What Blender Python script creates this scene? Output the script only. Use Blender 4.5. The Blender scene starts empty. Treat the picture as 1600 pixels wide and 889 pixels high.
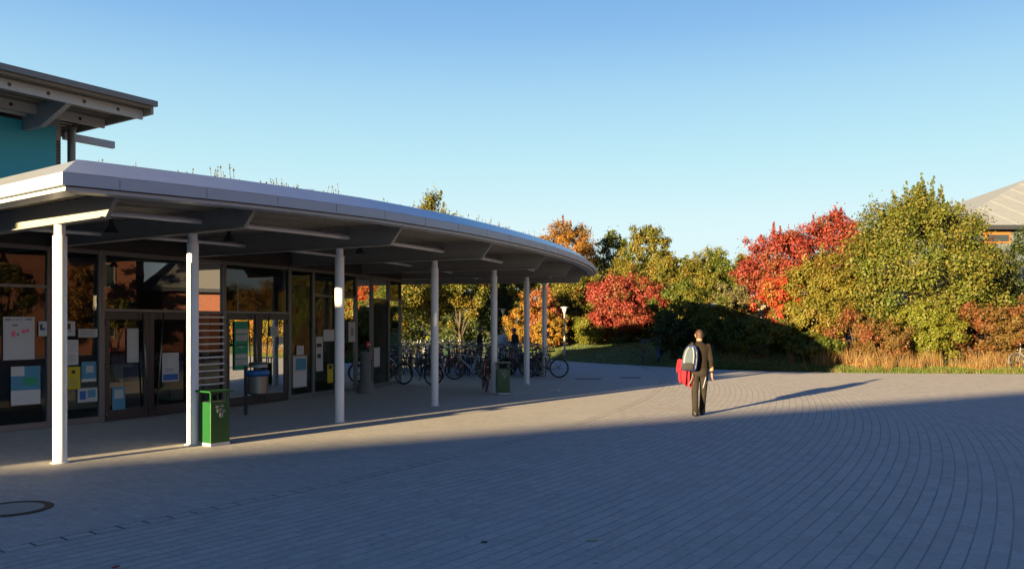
import bpy, math, random
import numpy as np
from mathutils import Vector, Matrix, Euler
R = math.radians
scene = bpy.context.scene
col = scene.collection

# ------------------------------------------------------------------ camera, sky, sun, exposure
F, HZ, HC = 1297.0, 506.0, 1.87            # focal length (px of the 1600 px photo), horizon row, eye height
cam = bpy.data.cameras.new('camera'); co = bpy.data.objects.new('camera', cam); col.objects.link(co)
co.location = (0, 0, HC); co.rotation_euler = (R(90), 0, 0)
cam.sensor_width = 36; cam.lens = F/1600*36; cam.shift_y = (HZ-444.5)/1600
cam.clip_start = .1; cam.clip_end = 6000
scene.camera = co

SUN_EL, SUN_TH = 7.0, 52.3                  # elevation; direction (from +X) in which shadows fall
wd = bpy.data.worlds.new('World'); scene.world = wd; wd.use_nodes = True
wn, wl = wd.node_tree.nodes, wd.node_tree.links
wn.clear()
sky = wn.new('ShaderNodeTexSky'); sky.sky_type = 'NISHITA'; sky.sun_disc = False
sky.sun_elevation = R(SUN_EL); sky.sun_rotation = R(180+90-SUN_TH)
sky.altitude = 200; sky.air_density = 1.0; sky.dust_density = .35; sky.ozone_density = 1.6
bg = wn.new('ShaderNodeBackground'); bg.inputs[1].default_value = .10
wo = wn.new('ShaderNodeOutputWorld')
# a clear autumn afternoon is bluer than the model's low-sun horizon: blend the sky with a cool elevation gradient
tc = wn.new('ShaderNodeTexCoord'); sxyz = wn.new('ShaderNodeSeparateXYZ'); wl.new(tc.outputs['Generated'], sxyz.inputs[0])
rmp = wn.new('ShaderNodeValToRGB'); cr = rmp.color_ramp
SKYK = 1.58
def lin(c): return tuple(((x/255+.055)/1.055)**2.4*SKYK for x in c)+(1,)
stops = [(0.0, (226, 243, 243)), (.05, (224, 245, 248)), (.114, (218, 244, 249)), (.19, (191, 234, 245)), (.27, (166, 213, 242)), (.33, (138, 189, 236)), (.42, (108, 163, 222)), (.58, (60, 108, 176)), (1.0, (24, 54, 110))]
while len(cr.elements) < len(stops): cr.elements.new(.5)
for e, (p_, c_) in zip(cr.elements, stops): e.position = p_; e.color = lin(c_)
wl.new(sxyz.outputs[2], rmp.inputs[0])
skm = wn.new('ShaderNodeMix'); skm.data_type = 'RGBA'; skm.inputs[0].default_value = .98
wl.new(sky.outputs[0], skm.inputs[6]); wl.new(rmp.outputs[0], skm.inputs[7])
wl.new(skm.outputs[2], bg.inputs[0]); wl.new(bg.outputs[0], wo.inputs[0])

sl = bpy.data.lights.new('sun', 'SUN'); so = bpy.data.objects.new('sun', sl); col.objects.link(so)
sl.energy = 5.0; sl.angle = R(.5); sl.color = (1, .74, .38)
sd = Vector((math.cos(R(SUN_TH))*math.cos(R(SUN_EL)), math.sin(R(SUN_TH))*math.cos(R(SUN_EL)), -math.sin(R(SUN_EL))))
so.rotation_euler = sd.to_track_quat('-Z', 'Y').to_euler()
so.location = (-30, -40, 30)
vs = scene.view_settings
scene.display_settings.display_device = 'sRGB'
vs.view_transform = 'Standard'; vs.look = 'None'; vs.exposure = 2.65; vs.gamma = 1; vs.use_curve_mapping = False
try:
    scene.cycles.max_bounces = 8; scene.cycles.transparent_max_bounces = 12
    scene.cycles.use_denoising = True
    scene.cycles.sample_clamp_indirect = 6
except Exception: pass

# ------------------------------------------------------------------ helpers
CX, CY = -39.53, 34.95                      # centre of the round square: paving, columns and glazing are concentric
def pol(r, az, z=0.0):
    a = R(az); return Vector((CX+r*math.cos(a), CY+r*math.sin(a), z))
def gp(px, py):                              # a measured point of the pavement
    Y = F*HC/(py-HZ); return Vector(((px-800)/F*Y, Y, 0))
def at(px, py, Y):
    return Vector(((px-800)/F*Y, Y, HC+(HZ-py)/F*Y))

def tag(o, label=None, cat=None, group=None, kind=None):
    if label: o['label'] = label
    if cat: o['category'] = cat
    if group: o['group'] = group
    if kind: o['kind'] = kind
    return o
def empty(name, loc, label=None, cat=None, group=None, rz=0.0):
    o = bpy.data.objects.new(name, None); col.objects.link(o); o.location = loc; o.rotation_euler = (0, 0, rz)
    o.empty_display_size = .2
    return tag(o, label, cat, group)

class MB:
    def __init__(s): s.v = []; s.f = []; s.m = []; s.cm = 0
    def mat(s, i): s.cm = i; return s
    def add(s, vs_, fs):
        b = len(s.v); s.v += [tuple(v) for v in vs_]
        for f in fs: s.f.append(tuple(i+b for i in f)); s.m.append(s.cm)
        return s
    def box(s, c, d, rot=None):
        c = Vector(c); M = Euler(rot).to_matrix() if rot is not None and not isinstance(rot, Matrix) else rot
        p = []
        for x in (-.5, .5):
            for y in (-.5, .5):
                for z in (-.5, .5):
                    q = Vector((x*d[0], y*d[1], z*d[2]))
                    if M is not None: q = M @ q
                    p.append(c+q)
        return s.add(p, [(0, 1, 3, 2), (4, 6, 7, 5), (0, 4, 5, 1), (2, 3, 7, 6), (0, 2, 6, 4), (1, 5, 7, 3)])
    def bar(s, a, b, w, h, up=(0, 0, 1)):   # rectangular bar from a to b, w across, h along up
        a, b = Vector(a), Vector(b); d = (b-a); L = d.length; d.normalize()
        up = Vector(up); x = d.cross(up).normalized(); z = x.cross(d).normalized()
        M = Matrix((x, d, z)).transposed()
        return s.box((a+b)/2, (w, L, h), M)
    def tube(s, pts, r, n=8, cap=True, closed=False):
        pts = [Vector(p) for p in pts]; N = len(pts)
        rs = r if isinstance(r, (list, tuple)) else [r]*N
        prev = None; vs_ = []
        for i, p in enumerate(pts):
            if closed: d = pts[(i+1) % N]-pts[i-1]
            else: d = pts[min(i+1, N-1)]-pts[max(i-1, 0)]
            d.normalize()
            if prev is None:
                t = Vector((0, 0, 1)) if abs(d.z) < .9 else Vector((1, 0, 0))
                x = d.cross(t).normalized()
            else:
                x = (prev-d*prev.dot(d)).normalized()
            prev = x; y = d.cross(x)
            for k in range(n):
                a = 2*math.pi*k/n; vs_.append(p+(x*math.cos(a)+y*math.sin(a))*rs[i])
        fs = []
        for i in range(N if closed else N-1):
            j = (i+1) % N
            for k in range(n):
                fs.append((i*n+k, i*n+(k+1) % n, j*n+(k+1) % n, j*n+k))
        if cap and not closed: fs += [tuple(range(n))[::-1], tuple((N-1)*n+k for k in range(n))]
        return s.add(vs_, fs)
    def lathe(s, prof, n=24, c=(0, 0, 0), sx=1, sy=1):
        c = Vector(c); vs_ = []; fs = []; N = len(prof)
        for r, z in prof:
            for k in range(n):
                a = 2*math.pi*k/n; vs_.append(c+Vector((r*math.cos(a)*sx, r*math.sin(a)*sy, z)))
        for i in range(N-1):
            for k in range(n): fs.append((i*n+k, i*n+(k+1) % n, (i+1)*n+(k+1) % n, (i+1)*n+k))
        fs += [tuple(range(n))[::-1], tuple((N-1)*n+k for k in range(n))]
        return s.add(vs_, fs)
    def prism(s, poly, dirv):                # planar polygon (3D points) extruded by dirv
        n = len(poly); p = [Vector(q) for q in poly]; d = Vector(dirv)
        fs = [tuple(range(n))[::-1], tuple(range(n, 2*n))]
        for k in range(n): fs.append((k, (k+1) % n, n+(k+1) % n, n+k))
        return s.add(p+[q+d for q in p], fs)
    def ring(s, prof, a0, a1, n, closed_prof=True, caps=True):   # profile (r, z or f(az)) swept about the square's centre
        vs_ = []; fs = []; N = len(prof)
        for i in range(n+1):
            az = a0+(a1-a0)*i/n
            for r, z in prof: vs_.append(pol(r, az, z(az) if callable(z) else z))
        for i in range(n):
            for k in range(N if closed_prof else N-1):
                k2 = (k+1) % N
                fs.append((i*N+k, i*N+k2, (i+1)*N+k2, (i+1)*N+k))
        if closed_prof and caps: fs += [tuple(range(N))[::-1], tuple(n*N+k for k in range(N))]
        return s.add(vs_, fs)
    def build(s, name, mats, parent=None, smooth=False, bevel=0, loc=None, autosmooth=None):
        me = bpy.data.meshes.new(name); me.from_pydata(s.v, [], s.f)
        mats = mats if isinstance(mats, (list, tuple)) else [mats]
        for m in mats: me.materials.append(m)
        if len(mats) > 1: me.polygons.foreach_set('material_index', s.m)
        me.validate(); me.update()
        import bmesh
        bm = bmesh.new(); bm.from_mesh(me); bmesh.ops.recalc_face_normals(bm, faces=bm.faces); bm.to_mesh(me); bm.free()
        if smooth:
            me.polygons.foreach_set('use_smooth', [True]*len(me.polygons))
            if autosmooth: me.set_sharp_from_angle(angle=R(autosmooth))
        o = bpy.data.objects.new(name, me); col.objects.link(o)
        if parent is not None: o.parent = parent
        if loc is not None: o.location = loc
        if bevel:
            b = o.modifiers.new('bevel', 'BEVEL'); b.width = bevel; b.segments = 2; b.limit_method = 'ANGLE'
        return o

def copy_tree(o, parent=None):
    c = o.copy(); col.objects.link(c)
    if parent is not None: c.parent = parent
    for ch in [x for x in bpy.data.objects if x.parent == o]: copy_tree(ch, c)
    return c

# ------------------------------------------------------------------ materials
def nt(name):
    m = bpy.data.materials.new(name); m.use_nodes = True
    n = m.node_tree.nodes; l = m.node_tree.links
    return m, n, l, n['Principled BSDF']
def mat(name, c, rough=.6, metal=0.0, var=.12, scale=6.0, bump=0.0, spec=.5, coat=0):
    m, n, l, b = nt(name)
    b.inputs['Roughness'].default_value = rough; b.inputs['Metallic'].default_value = metal
    b.inputs['Specular IOR Level'].default_value = spec
    b.inputs['Coat Weight'].default_value = coat
    if var:
        g = n.new('ShaderNodeNewGeometry'); t = n.new('ShaderNodeTexNoise'); t.inputs['Scale'].default_value = scale
        t.inputs['Detail'].default_value = 5; l.new(g.outputs['Position'], t.inputs['Vector'])
        mx = n.new('ShaderNodeMix'); mx.data_type = 'RGBA'
        mx.inputs[6].default_value = tuple(x*(1-var) for x in c)+(1,); mx.inputs[7].default_value = tuple(min(1, x*(1+var)) for x in c)+(1,)
        l.new(t.outputs['Fac'], mx.inputs[0]); l.new(mx.outputs[2], b.inputs['Base Color'])
        if bump:
            bp = n.new('ShaderNodeBump'); bp.inputs['Strength'].default_value = bump; bp.inputs['Distance'].default_value = .02
            l.new(t.outputs['Fac'], bp.inputs['Height']); l.new(bp.outputs[0], b.inputs['Normal'])
    else: b.inputs['Base Color'].default_value = tuple(c)+(1,)
    return m

def leafmat(name, cols, patch=None, trans=.3):
    m, n, l, b = nt(name)
    g = n.new('ShaderNodeNewGeometry')
    r = n.new('ShaderNodeValToRGB'); cr = r.color_ramp; cr.interpolation = 'LINEAR'
    while len(cr.elements) < len(cols): cr.elements.new(.5)
    for i, c in enumerate(cols):
        cr.elements[i].position = i/(len(cols)-1); cr.elements[i].color = tuple(c)+(1,)
    l.new(g.outputs['Random Per Island'], r.inputs[0])
    out = r.outputs[0]
    if patch:
        t = n.new('ShaderNodeTexNoise'); t.inputs['Scale'].default_value = .9; t.inputs['Detail'].default_value = 3
        l.new(g.outputs['Position'], t.inputs['Vector'])
        mr = n.new('ShaderNodeMapRange'); mr.inputs[1].default_value = .5; mr.inputs[2].default_value = .66
        mr.inputs[4].default_value = .8
        l.new(t.outputs['Fac'], mr.inputs[0])
        mx = n.new('ShaderNodeMix'); mx.data_type = 'RGBA'; mx.inputs[7].default_value = tuple(patch)+(1,)
        l.new(mr.outputs[0], mx.inputs[0]); l.new(out, mx.inputs[6]); out = mx.outputs[2]
    l.new(out, b.inputs['Base Color']); b.inputs['Roughness'].default_value = .55; b.inputs['Specular IOR Level'].default_value = .3
    tr = n.new('ShaderNodeBsdfTranslucent'); l.new(out, tr.inputs[0])
    ms = n.new('ShaderNodeMixShader'); ms.inputs[0].default_value = trans
    l.new(b.outputs[0], ms.inputs[1]); l.new(tr.outputs[0], ms.inputs[2]); l.new(ms.outputs[0], n['Material Output'].inputs[0])
    return m

def glassmat(name, tint, ior=1.52):
    m, n, l, b = nt(name); n.remove(b)
    t = n.new('ShaderNodeBsdfTransparent'); t.inputs[0].default_value = tuple(tint)+(1,)
    g = n.new('ShaderNodeBsdfGlossy'); g.inputs['Roughness'].default_value = .005
    # faint waviness of float glass
    ge = n.new('ShaderNodeNewGeometry'); no = n.new('ShaderNodeTexNoise'); no.inputs['Scale'].default_value = 1.3
    bp = n.new('ShaderNodeBump'); bp.inputs['Strength'].default_value = .02; bp.inputs['Distance'].default_value = .03
    l.new(ge.outputs['Position'], no.inputs['Vector']); l.new(no.outputs['Fac'], bp.inputs['Height']); l.new(bp.outputs[0], g.inputs['Normal'])
    fr = n.new('ShaderNodeFresnel'); fr.inputs[0].default_value = ior
    ms = n.new('ShaderNodeMixShader'); l.new(fr.outputs[0], ms.inputs[0]); l.new(t.outputs[0], ms.inputs[1]); l.new(g.outputs[0], ms.inputs[2])
    l.new(ms.outputs[0], n['Material Output'].inputs[0])
    return m

def paving():
    m, n, l, b = nt('concrete_pavers')
    g = n.new('ShaderNodeNewGeometry')
    def math_(op, a, bb=None):
        x = n.new('ShaderNodeMath'); x.operation = op
        for i, q in enumerate((a, bb)):
            if q is None: continue
            if isinstance(q, (int, float)): x.inputs[i].default_value = q
            else: l.new(q, x.inputs[i])
        return x.outputs[0]
    sx = n.new('ShaderNodeSeparateXYZ'); l.new(g.outputs['Position'], sx.inputs[0])
    dx = math_('SUBTRACT', sx.outputs[0], CX); dy = math_('SUBTRACT', sx.outputs[1], CY)
    r = math_('SQRT', math_('ADD', math_('MULTIPLY', dx, dx), math_('MULTIPLY', dy, dy)))
    a = math_('MULTIPLY', math_('ARCTAN2', dy, dx), 47.0)
    def vec(x, y):
        c = n.new('ShaderNodeCombineXYZ'); l.new(x, c.inputs[0]); l.new(y, c.inputs[1]); return c.outputs[0]
    def brick(v, w, h, mo, sm=.25):
        t = n.new('ShaderNodeTexBrick'); l.new(v, t.inputs['Vector']); t.inputs['Scale'].default_value = 1
        t.inputs['Brick Width'].default_value = w; t.inputs['Row Height'].default_value = h
        t.inputs['Mortar Size'].default_value = mo; t.inputs['Mortar Smooth'].default_value = sm
        t.inputs['Color1'].default_value = (.86, .86, .86, 1); t.inputs['Color2'].default_value = (1.1, 1.1, 1.1, 1)
        t.inputs['Mortar'].default_value = (1, 1, 1, 1)
        return t
    b1 = brick(vec(a, r), .27, .145, .006)
    b2 = brick(vec(r, a), .2, .105, .0045)
    b3 = brick(vec(a, math_('SUBTRACT', r, 45.04)), .26, .16, .014)
    def mixc(f, x, y, mode='MIX'):
        k = n.new('ShaderNodeMix'); k.data_type = 'RGBA'; k.blend_type = mode
        for i, q in ((0, f), (6, x), (7, y)):
            if isinstance(q, (int, float)): k.inputs[i].default_value = q
            elif isinstance(q, tuple): k.inputs[i].default_value = q
            else: l.new(q, k.inputs[i])
        return k.outputs[2]
    def mixf(f, x, y):
        k = n.new('ShaderNodeMix'); k.data_type = 'FLOAT'
        for i, q in ((0, f), (2, x), (3, y)):
            if isinstance(q, (int, float)): k.inputs[i].default_value = q
            else: l.new(q, k.inputs[i])
        return k.outputs[0]
    outer = math_('GREATER_THAN', r, 45.12)
    band = math_('MULTIPLY', math_('GREATER_THAN', r, 45.04), math_('LESS_THAN', r, 45.20))
    colr = mixc(outer, b2.outputs['Color'], b1.outputs['Color'])
    colr = mixc(band, colr, b3.outputs['Color'])
    row = math_('FRACT', math_('DIVIDE', r, .145)); row = math_('LESS_THAN', math_('MINIMUM', row, math_('SUBTRACT', 1.0, row)), .055)
    fac = mixf(outer, math_('MULTIPLY', b2.outputs['Fac'], .30), math_('MAXIMUM', math_('MULTIPLY', b1.outputs['Fac'], .30), row))
    fac = mixf(band, fac, math_('MULTIPLY', b3.outputs['Fac'], 1.9))
    n1 = n.new('ShaderNodeTexNoise'); n1.inputs['Scale'].default_value = .35; n1.inputs['Detail'].default_value = 6; n1.inputs['Roughness'].default_value = .6
    n2 = n.new('ShaderNodeTexNoise'); n2.inputs['Scale'].default_value = 14; n2.inputs['Detail'].default_value = 8; n2.inputs['Roughness'].default_value = .7
    l.new(g.outputs['Position'], n1.inputs['Vector']); l.new(g.outputs['Position'], n2.inputs['Vector'])
    base = mixc(n1.outputs['Fac'], (.37, .35, .325, 1), (.46, .435, .405, 1))
    base = mixc(.62, base, colr, 'MULTIPLY')
    grit = n.new('ShaderNodeMapRange'); l.new(n2.outputs['Fac'], grit.inputs[0]); grit.inputs[1].default_value = .3; grit.inputs[2].default_value = .7
    grit.inputs[3].default_value = .82; grit.inputs[4].default_value = 1.12
    base = mixc(1.0, base, grit.outputs[0], 'MULTIPLY')
    vo = n.new('ShaderNodeTexVoronoi'); vo.inputs['Scale'].default_value = 1.7; l.new(g.outputs['Position'], vo.inputs['Vector'])
    gs = n.new('ShaderNodeMapRange'); l.new(vo.outputs['Distance'], gs.inputs[0]); gs.inputs[1].default_value = .035; gs.inputs[2].default_value = .065; gs.inputs[3].default_value = .5; gs.inputs[4].default_value = 0
    base = mixc(gs.outputs[0], base, (.09, .085, .08, 1))
    jd = n.new('ShaderNodeMapRange'); l.new(n1.outputs['Fac'], jd.inputs[0]); jd.inputs[1].default_value = .35; jd.inputs[2].default_value = .65
    jd.inputs[3].default_value = .20; jd.inputs[4].default_value = .58
    # patchy stains
    n3 = n.new('ShaderNodeTexNoise'); n3.inputs['Scale'].default_value = 2.3; n3.inputs['Detail'].default_value = 4
    l.new(g.outputs['Position'], n3.inputs['Vector'])
    st = n.new('ShaderNodeMapRange'); l.new(n3.outputs['Fac'], st.inputs[0]); st.inputs[1].default_value = .62; st.inputs[2].default_value = .75; st.inputs[4].default_value = .22
    base = mixc(st.outputs[0], base, (.13, .12, .11, 1))
    base = mixc(math_('MULTIPLY', fac, jd.outputs[0]), base, (.07, .065, .06, 1))
    l.new(base, b.inputs['Base Color']); b.inputs['Roughness'].default_value = .85; b.inputs['Specular IOR Level'].default_value = .25
    hgt = math_('SUBTRACT', math_('MULTIPLY', n2.outputs['Fac'], .25), fac)
    bp = n.new('ShaderNodeBump'); bp.inputs['Strength'].default_value = .45; bp.inputs['Distance'].default_value = .008
    l.new(hgt, bp.inputs['Height']); l.new(bp.outputs[0], b.inputs['Normal'])
    return m

def brickwall(name, c1, c2, mo):
    m, n, l, b = nt(name)
    g = n.new('ShaderNodeNewGeometry'); sx = n.new('ShaderNodeSeparateXYZ'); l.new(g.outputs['Position'], sx.inputs[0])
    ad = n.new('ShaderNodeMath'); l.new(sx.outputs[0], ad.inputs[0]); l.new(sx.outputs[1], ad.inputs[1])
    cb = n.new('ShaderNodeCombineXYZ'); l.new(ad.outputs[0], cb.inputs[0]); l.new(sx.outputs[2], cb.inputs[1])
    t = n.new('ShaderNodeTexBrick'); l.new(cb.outputs[0], t.inputs['Vector']); t.inputs['Scale'].default_value = 1
    t.inputs['Brick Width'].default_value = .25; t.inputs['Row Height'].default_value = .083; t.inputs['Mortar Size'].default_value = .008
    t.inputs['Color1'].default_value = c1+(1,); t.inputs['Color2'].default_value = c2+(1,); t.inputs['Mortar'].default_value = mo+(1,)
    l.new(t.outputs['Color'], b.inputs['Base Color']); b.inputs['Roughness'].default_value = .85
    return m
M = {}
M['pave'] = paving()
M['white'] = mat('white_painted_steel', (.58, .60, .64), .35, var=.10, scale=3)
M['lgrey'] = mat('pale_grey_metal', (.34, .36, .39), .4, var=.08, metal=0)
M['sheet'] = mat('brushed_sheet_metal', (.50, .56, .66), .32, metal=.75, var=.08, scale=3)
M['gutter'] = mat('gutter_paint', (.32, .36, .43), .45, metal=.15, var=.06)
M['deck'] = mat('corrugated_deck_paint', (.17, .16, .14), .5, var=.08)
M['beam'] = mat('grey_beam_paint', (.24, .235, .22), .45, var=.06)
M['frame'] = mat('aluminium_frame', (.13, .14, .15), .4, metal=.3, var=.05)
M['dframe'] = mat('dark_door_frame', (.02, .022, .028), .4, var=.05)
M['glass'] = glassmat('window_glass', (.72, .80, .76))
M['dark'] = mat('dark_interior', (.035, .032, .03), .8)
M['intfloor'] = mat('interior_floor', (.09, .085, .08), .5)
M['darkred'] = mat('dark_red_steel', (.10, .018, .015), .5)
M['teal'] = mat('teal_panel', (.018, .31, .43), .55, var=.05, scale=2)
M['steel'] = mat('stainless_steel', (.20, .20, .20), .4, metal=.9, var=.1)
M['black'] = mat('black_rubber', (.018, .018, .02), .6, var=.1)
M['green'] = mat('green_bin_paint', (.003, .055, .010), .4, var=.15, scale=9)
M['conc'] = mat('concrete', (.30, .29, .27), .9, bump=.3, scale=18)
M['rust'] = mat('rusty_cast_iron', (.045, .028, .022), .75, var=.3, scale=30, bump=.3)
M['bark'] = mat('bark', (.045, .035, .026), .95, var=.3, scale=9, bump=.5)
M['paper'] = mat('white_paper', (.40, .42, .47), .8, var=.03)
M['soil'] = mat('soil_and_leaf_litter', (.075, .062, .035), .95, var=.4, scale=4, bump=.4)
M['lawn'] = mat('lawn_grass', (.050, .088, .018), .95, var=.35, scale=3, bump=.4)

# ------------------------------------------------------------------ ground
edge = [(-90, 49), (-4, 49), (0.2, 48.2), (1.6, 45.5), (2.6, 41.8), (4.1, 39.3), (5.75, 37.3), (7.9, 34.4), (10.4, 32.6), (13, 31.7), (19.2, 31.1), (26, 31.3), (90, 33)]
mb = MB()
poly = [(-90, -90), (90, -90)] + edge[::-1]
mb.add([(x, y, 0) for x, y in poly], [tuple(range(len(poly)))])
tag(mb.build('plaza_pavement', M['pave']), kind='structure')
mb = MB(); mb.add([(-3000, -3000, -.12), (3000, -3000, -.12), (3000, 3000, -.12), (-3000, 3000, -.12)], [(0, 1, 2, 3)])
tag(mb.build('ground', M['soil']), kind='structure')
E_ = np.array(edge, float)
def sdist(x, y):
    """signed distance beyond the pavement's far edge (positive on the planted side)"""
    x = np.asarray(x, float); y = np.asarray(y, float); best = np.full(x.shape, 1e9)
    for (x0, y0), (x1, y1) in zip(E_[:-1], E_[1:]):
        dx, dy = x1-x0, y1-y0; t = np.clip(((x-x0)*dx+(y-y0)*dy)/(dx*dx+dy*dy), 0, 1)
        best = np.minimum(best, np.hypot(x-x0-t*dx, y-y0-t*dy))
    return best*np.where(y > np.interp(x, E_[:, 0], E_[:, 1]), 1, -1)
def bank(x, y):
    x = np.asarray(x, float); y = np.asarray(y, float)
    d = sdist(x, y)
    q = np.clip((x/np.maximum(y, 1)-.155)/.05, 0, 1); q = q*q*(3-2*q)     # steep planted bank to the right, gentle lawn to the left
    H = .25 + 1.15*np.exp(-((x-9)/5.5)**2)
    s = np.clip(d/6.5, 0, 1); s = s*s*(3-2*s)
    g = np.clip(d/12, 0, 1); g = g*(2-g)*1.0*np.clip((x+3)/5, 0, 1)
    return np.where(d < 0, -.08, .012+np.minimum(d*.05, .03)+H*s*q+g*(1-q))
xs = np.arange(-70, 80.1, .6); ys = np.arange(30, 130, .6)
X, Yg = np.meshgrid(xs, ys); Z = bank(X, Yg) + .03*np.sin(X*2.1+Yg)*np.sin(Yg*1.7)*(sdist(X, Yg) > .8)
V = np.stack([X, Yg, Z], -1).reshape(-1, 3); nx = len(xs); D = sdist(X, Yg).reshape(-1)
fs = []
for j in range(len(ys)-1):
    for i in range(nx-1):
        q = (j*nx+i, j*nx+i+1, (j+1)*nx+i+1, (j+1)*nx+i)
        if max(D[list(q)]) > -.7: fs.append(q)
mb = MB(); mb.v = [tuple(v) for v in V]; mb.f = fs; mb.m = [0]*len(fs)
o = mb.build('lawn', M['lawn'], smooth=True); tag(o, kind='structure')

# ------------------------------------------------------------------ entrance canopy
A0, A1, RE = -36.55, -4.6, 42.85
def dz(az): return float(np.interp(az, [-37, -33, -29.5, -25.7, -12, 0], [0, .11, .19, .23, .28, .30]))
canopy = empty('entrance_canopy', pol(40, -20), 'long curved flat roofed canopy with slanted metal edge on a row of round white columns', 'canopy')
inv = Matrix.Translation(-Vector(pol(40, -20)))
def cpart(mbx, name, m, **k):
    o = mbx.build(name, m, canopy, **k); o.matrix_parent_inverse = inv; return o
RI = 31.0
# corrugated deck: trapezoid ribs running round the square
prof = []; r = RI; up = True
while r < RE-.45:
    za, zb = (3.52, 3.46) if up else (3.46, 3.52)
    prof += [(r, (lambda z: (lambda az: z+dz(az)))(za)), (r+.07, (lambda z: (lambda az: z+dz(az)))(za))]
    r += .12; up = not up
mb = MB(); mb.ring(prof, A0+.15, A1-.1, 64, closed_prof=False)
cpart(mb, 'corrugated_deck', M['deck'])
mb = MB(); zf = lambda z: (lambda az: z+dz(az))
mb.ring([(RI, zf(3.58)), (RE-.42, zf(3.58)), (RE-.42, zf(3.66)), (RI, zf(3.66))], A0+.2, A1-.1, 64)
cpart(mb, 'roof_slab', M['conc'])
# eave: soffit trim, gutter face, sloped sheet
def eave(prof_, name, m, r0):
    mb = MB(); N = len(prof_); n = 110
    for i in range(n+1):                       # curved run, mitred where it meets the straight returns at both cut ends
        az = A0+(A1-A0)*i/n
        for a, b in prof_:
            m_ = -a/RE*180/math.pi; e = min(max(az, A0+m_), A1-m_)
            mb.v.append(tuple(pol(RE+a, e, b+dz(az))))
    for i in range(n):
        for k in range(N):
            k2 = (k+1) % N; mb.f.append((i*N+k, i*N+k2, (i+1)*N+k2, (i+1)*N+k)); mb.m.append(0)
    for az, sgn in ((A0, -1), (A1, 1)):
        t = Vector((-math.sin(R(az)), math.cos(R(az)), 0))*sgn; base = len(mb.v)
        mb.v += [tuple(pol(RE+a, az, b+dz(az))+t*a) for a, b in prof_]+[tuple(pol(r0, az, b+dz(az))+t*a) for a, b in prof_]
        for k in range(N):
            k2 = (k+1) % N; mb.f.append((base+k, base+k2, base+N+k2, base+N+k)); mb.m.append(0)
        mb.f.append(tuple(base+N+k for k in range(N))); mb.m.append(0)
    return cpart(mb, name, m, smooth=True, autosmooth=30)
eave([(-.06, 3.385), (-.30, 3.385), (-.30, 3.43), (-.06, 3.43)], 'soffit_trim', M['lgrey'], RI)
eave([(0, 3.44), (-.34, 3.44), (-.34, 3.585), (0, 3.585)], 'gutter_face', M['gutter'], RI)
eave([(-.01, 3.59), (-.40, 3.59), (-.40, 3.80), (-.31, 3.80)], 'sloped_edge_sheet', M['sheet'], RI)
# seams in the gutter face
for i in range(20):
    az = A0+.9+i*1.6
    mb = MB(); mb.bar(pol(RE+.003, az, 3.445+dz(az)), pol(RE+.003, az, 3.583+dz(az)), .006, .003, up=(math.cos(R(az)), math.sin(R(az)), 0))
    cpart(mb, 'gutter_seam', M['beam'])
# beams
COLAZ = [-35.40, -32.55, -27.89, -22.98, -17.85, -12.89, -7.25]
RC = 41.02
for az in COLAZ:
    n_ = Vector((math.cos(R(az)), math.sin(R(az)), 0)); t = Vector((-math.sin(R(az)), math.cos(R(az)), 0))
    zt = 3.455+dz(az); zb = (3.235 if az > -35 else 3.195)+dz(az)*.35
    mb = MB()
    P = [pol(RI, az, zt), pol(42.50, az, zt), pol(42.22, az, zb), pol(RI, az, zb-.05)]
    mb.prism([p-t*.03 for p in P], t*.06)
    mb.prism([pol(RI, az, zb-.052)-t*.085, pol(42.20, az, zb-.002)-t*.085, pol(42.22, az, zb+.012)-t*.085, pol(RI, az, zb-.038)-t*.085], t*.17)
    cpart(mb, 'beam', M['beam'])
    mb = MB(); c = pol(RC, az)
    mb.lathe([(.088, 0.004), (.088, zb-.16-.03*0), (.070, zb-.155), (.070, zb-.012)], 28, c)
    mb.lathe([(.12, .004), (.12, .012), (.09, .018)], 24, c)
    cpart(mb, 'column', M['white'], smooth=True, autosmooth=40)
mb = MB()
for a, b in zip(COLAZ[:-1], COLAZ[1:]):
    for rr, zz, rad in ((41.25, 3.37, .045), (38.6, 3.33, .035)):
        mb = MB(); mb.tube([pol(rr, a+(b-a)*k/8*.99+.03, zz+dz(a+(b-a)*k/8)*.6) for k in range(9)], rad, 10)
        cpart(mb, 'strut', M['white'], smooth=True, autosmooth=50)
for az in COLAZ[:3]:
    for off in (1.1,):
        mb = MB(); c = pol(40.9, az+off, 0); zz = 3.36+dz(az)*.6
        mb.lathe([(.10, zz-.22), (.09, zz-.18), (.035, zz-.10), (.03, zz+.0)], 16, c)
        mb.tube([c+Vector((0, 0, zz)), c+Vector((0, 0, zz+.12))], .012, 6)
        cpart(mb, 'hanging_lamp', M['dframe'], smooth=True, autosmooth=40)
# sedum and stalks growing on the roof
rng = random.Random(5)
mb = MB()
for i in range(420):
    az = rng.uniform(A0+1, A1-1) if rng.random() < .5 else rng.choice([-33, -31.4, -30.6, -26.5, -25, -22.3, -21.5, -18.7])+rng.gauss(0, .35)
    rr = 42.3-abs(rng.gauss(0, .35)); p = pol(rr, az, 3.66+dz(az))
    h = rng.uniform(.1, .28) if rng.random() < .8 else rng.uniform(.25, .4)
    d = Vector((rng.gauss(0, .18), rng.gauss(0, .18), 1)).normalized()
    mb.bar(p, p+d*h, .006, .006, up=(1, .2, 0))
    for k in range(3):
        q = p+d*h*rng.uniform(.6, 1.02); w = rng.uniform(.008, .02)
        mb.box(q, (w, w, w), (rng.random(), rng.random(), rng.random()))
tag(mb.build('roof_grass', mat('dry_stalks', (.045, .04, .02), .9)), 'sparse dry stalks growing along the top edge of the curved canopy roof', 'roof plants', kind='stuff')

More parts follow.
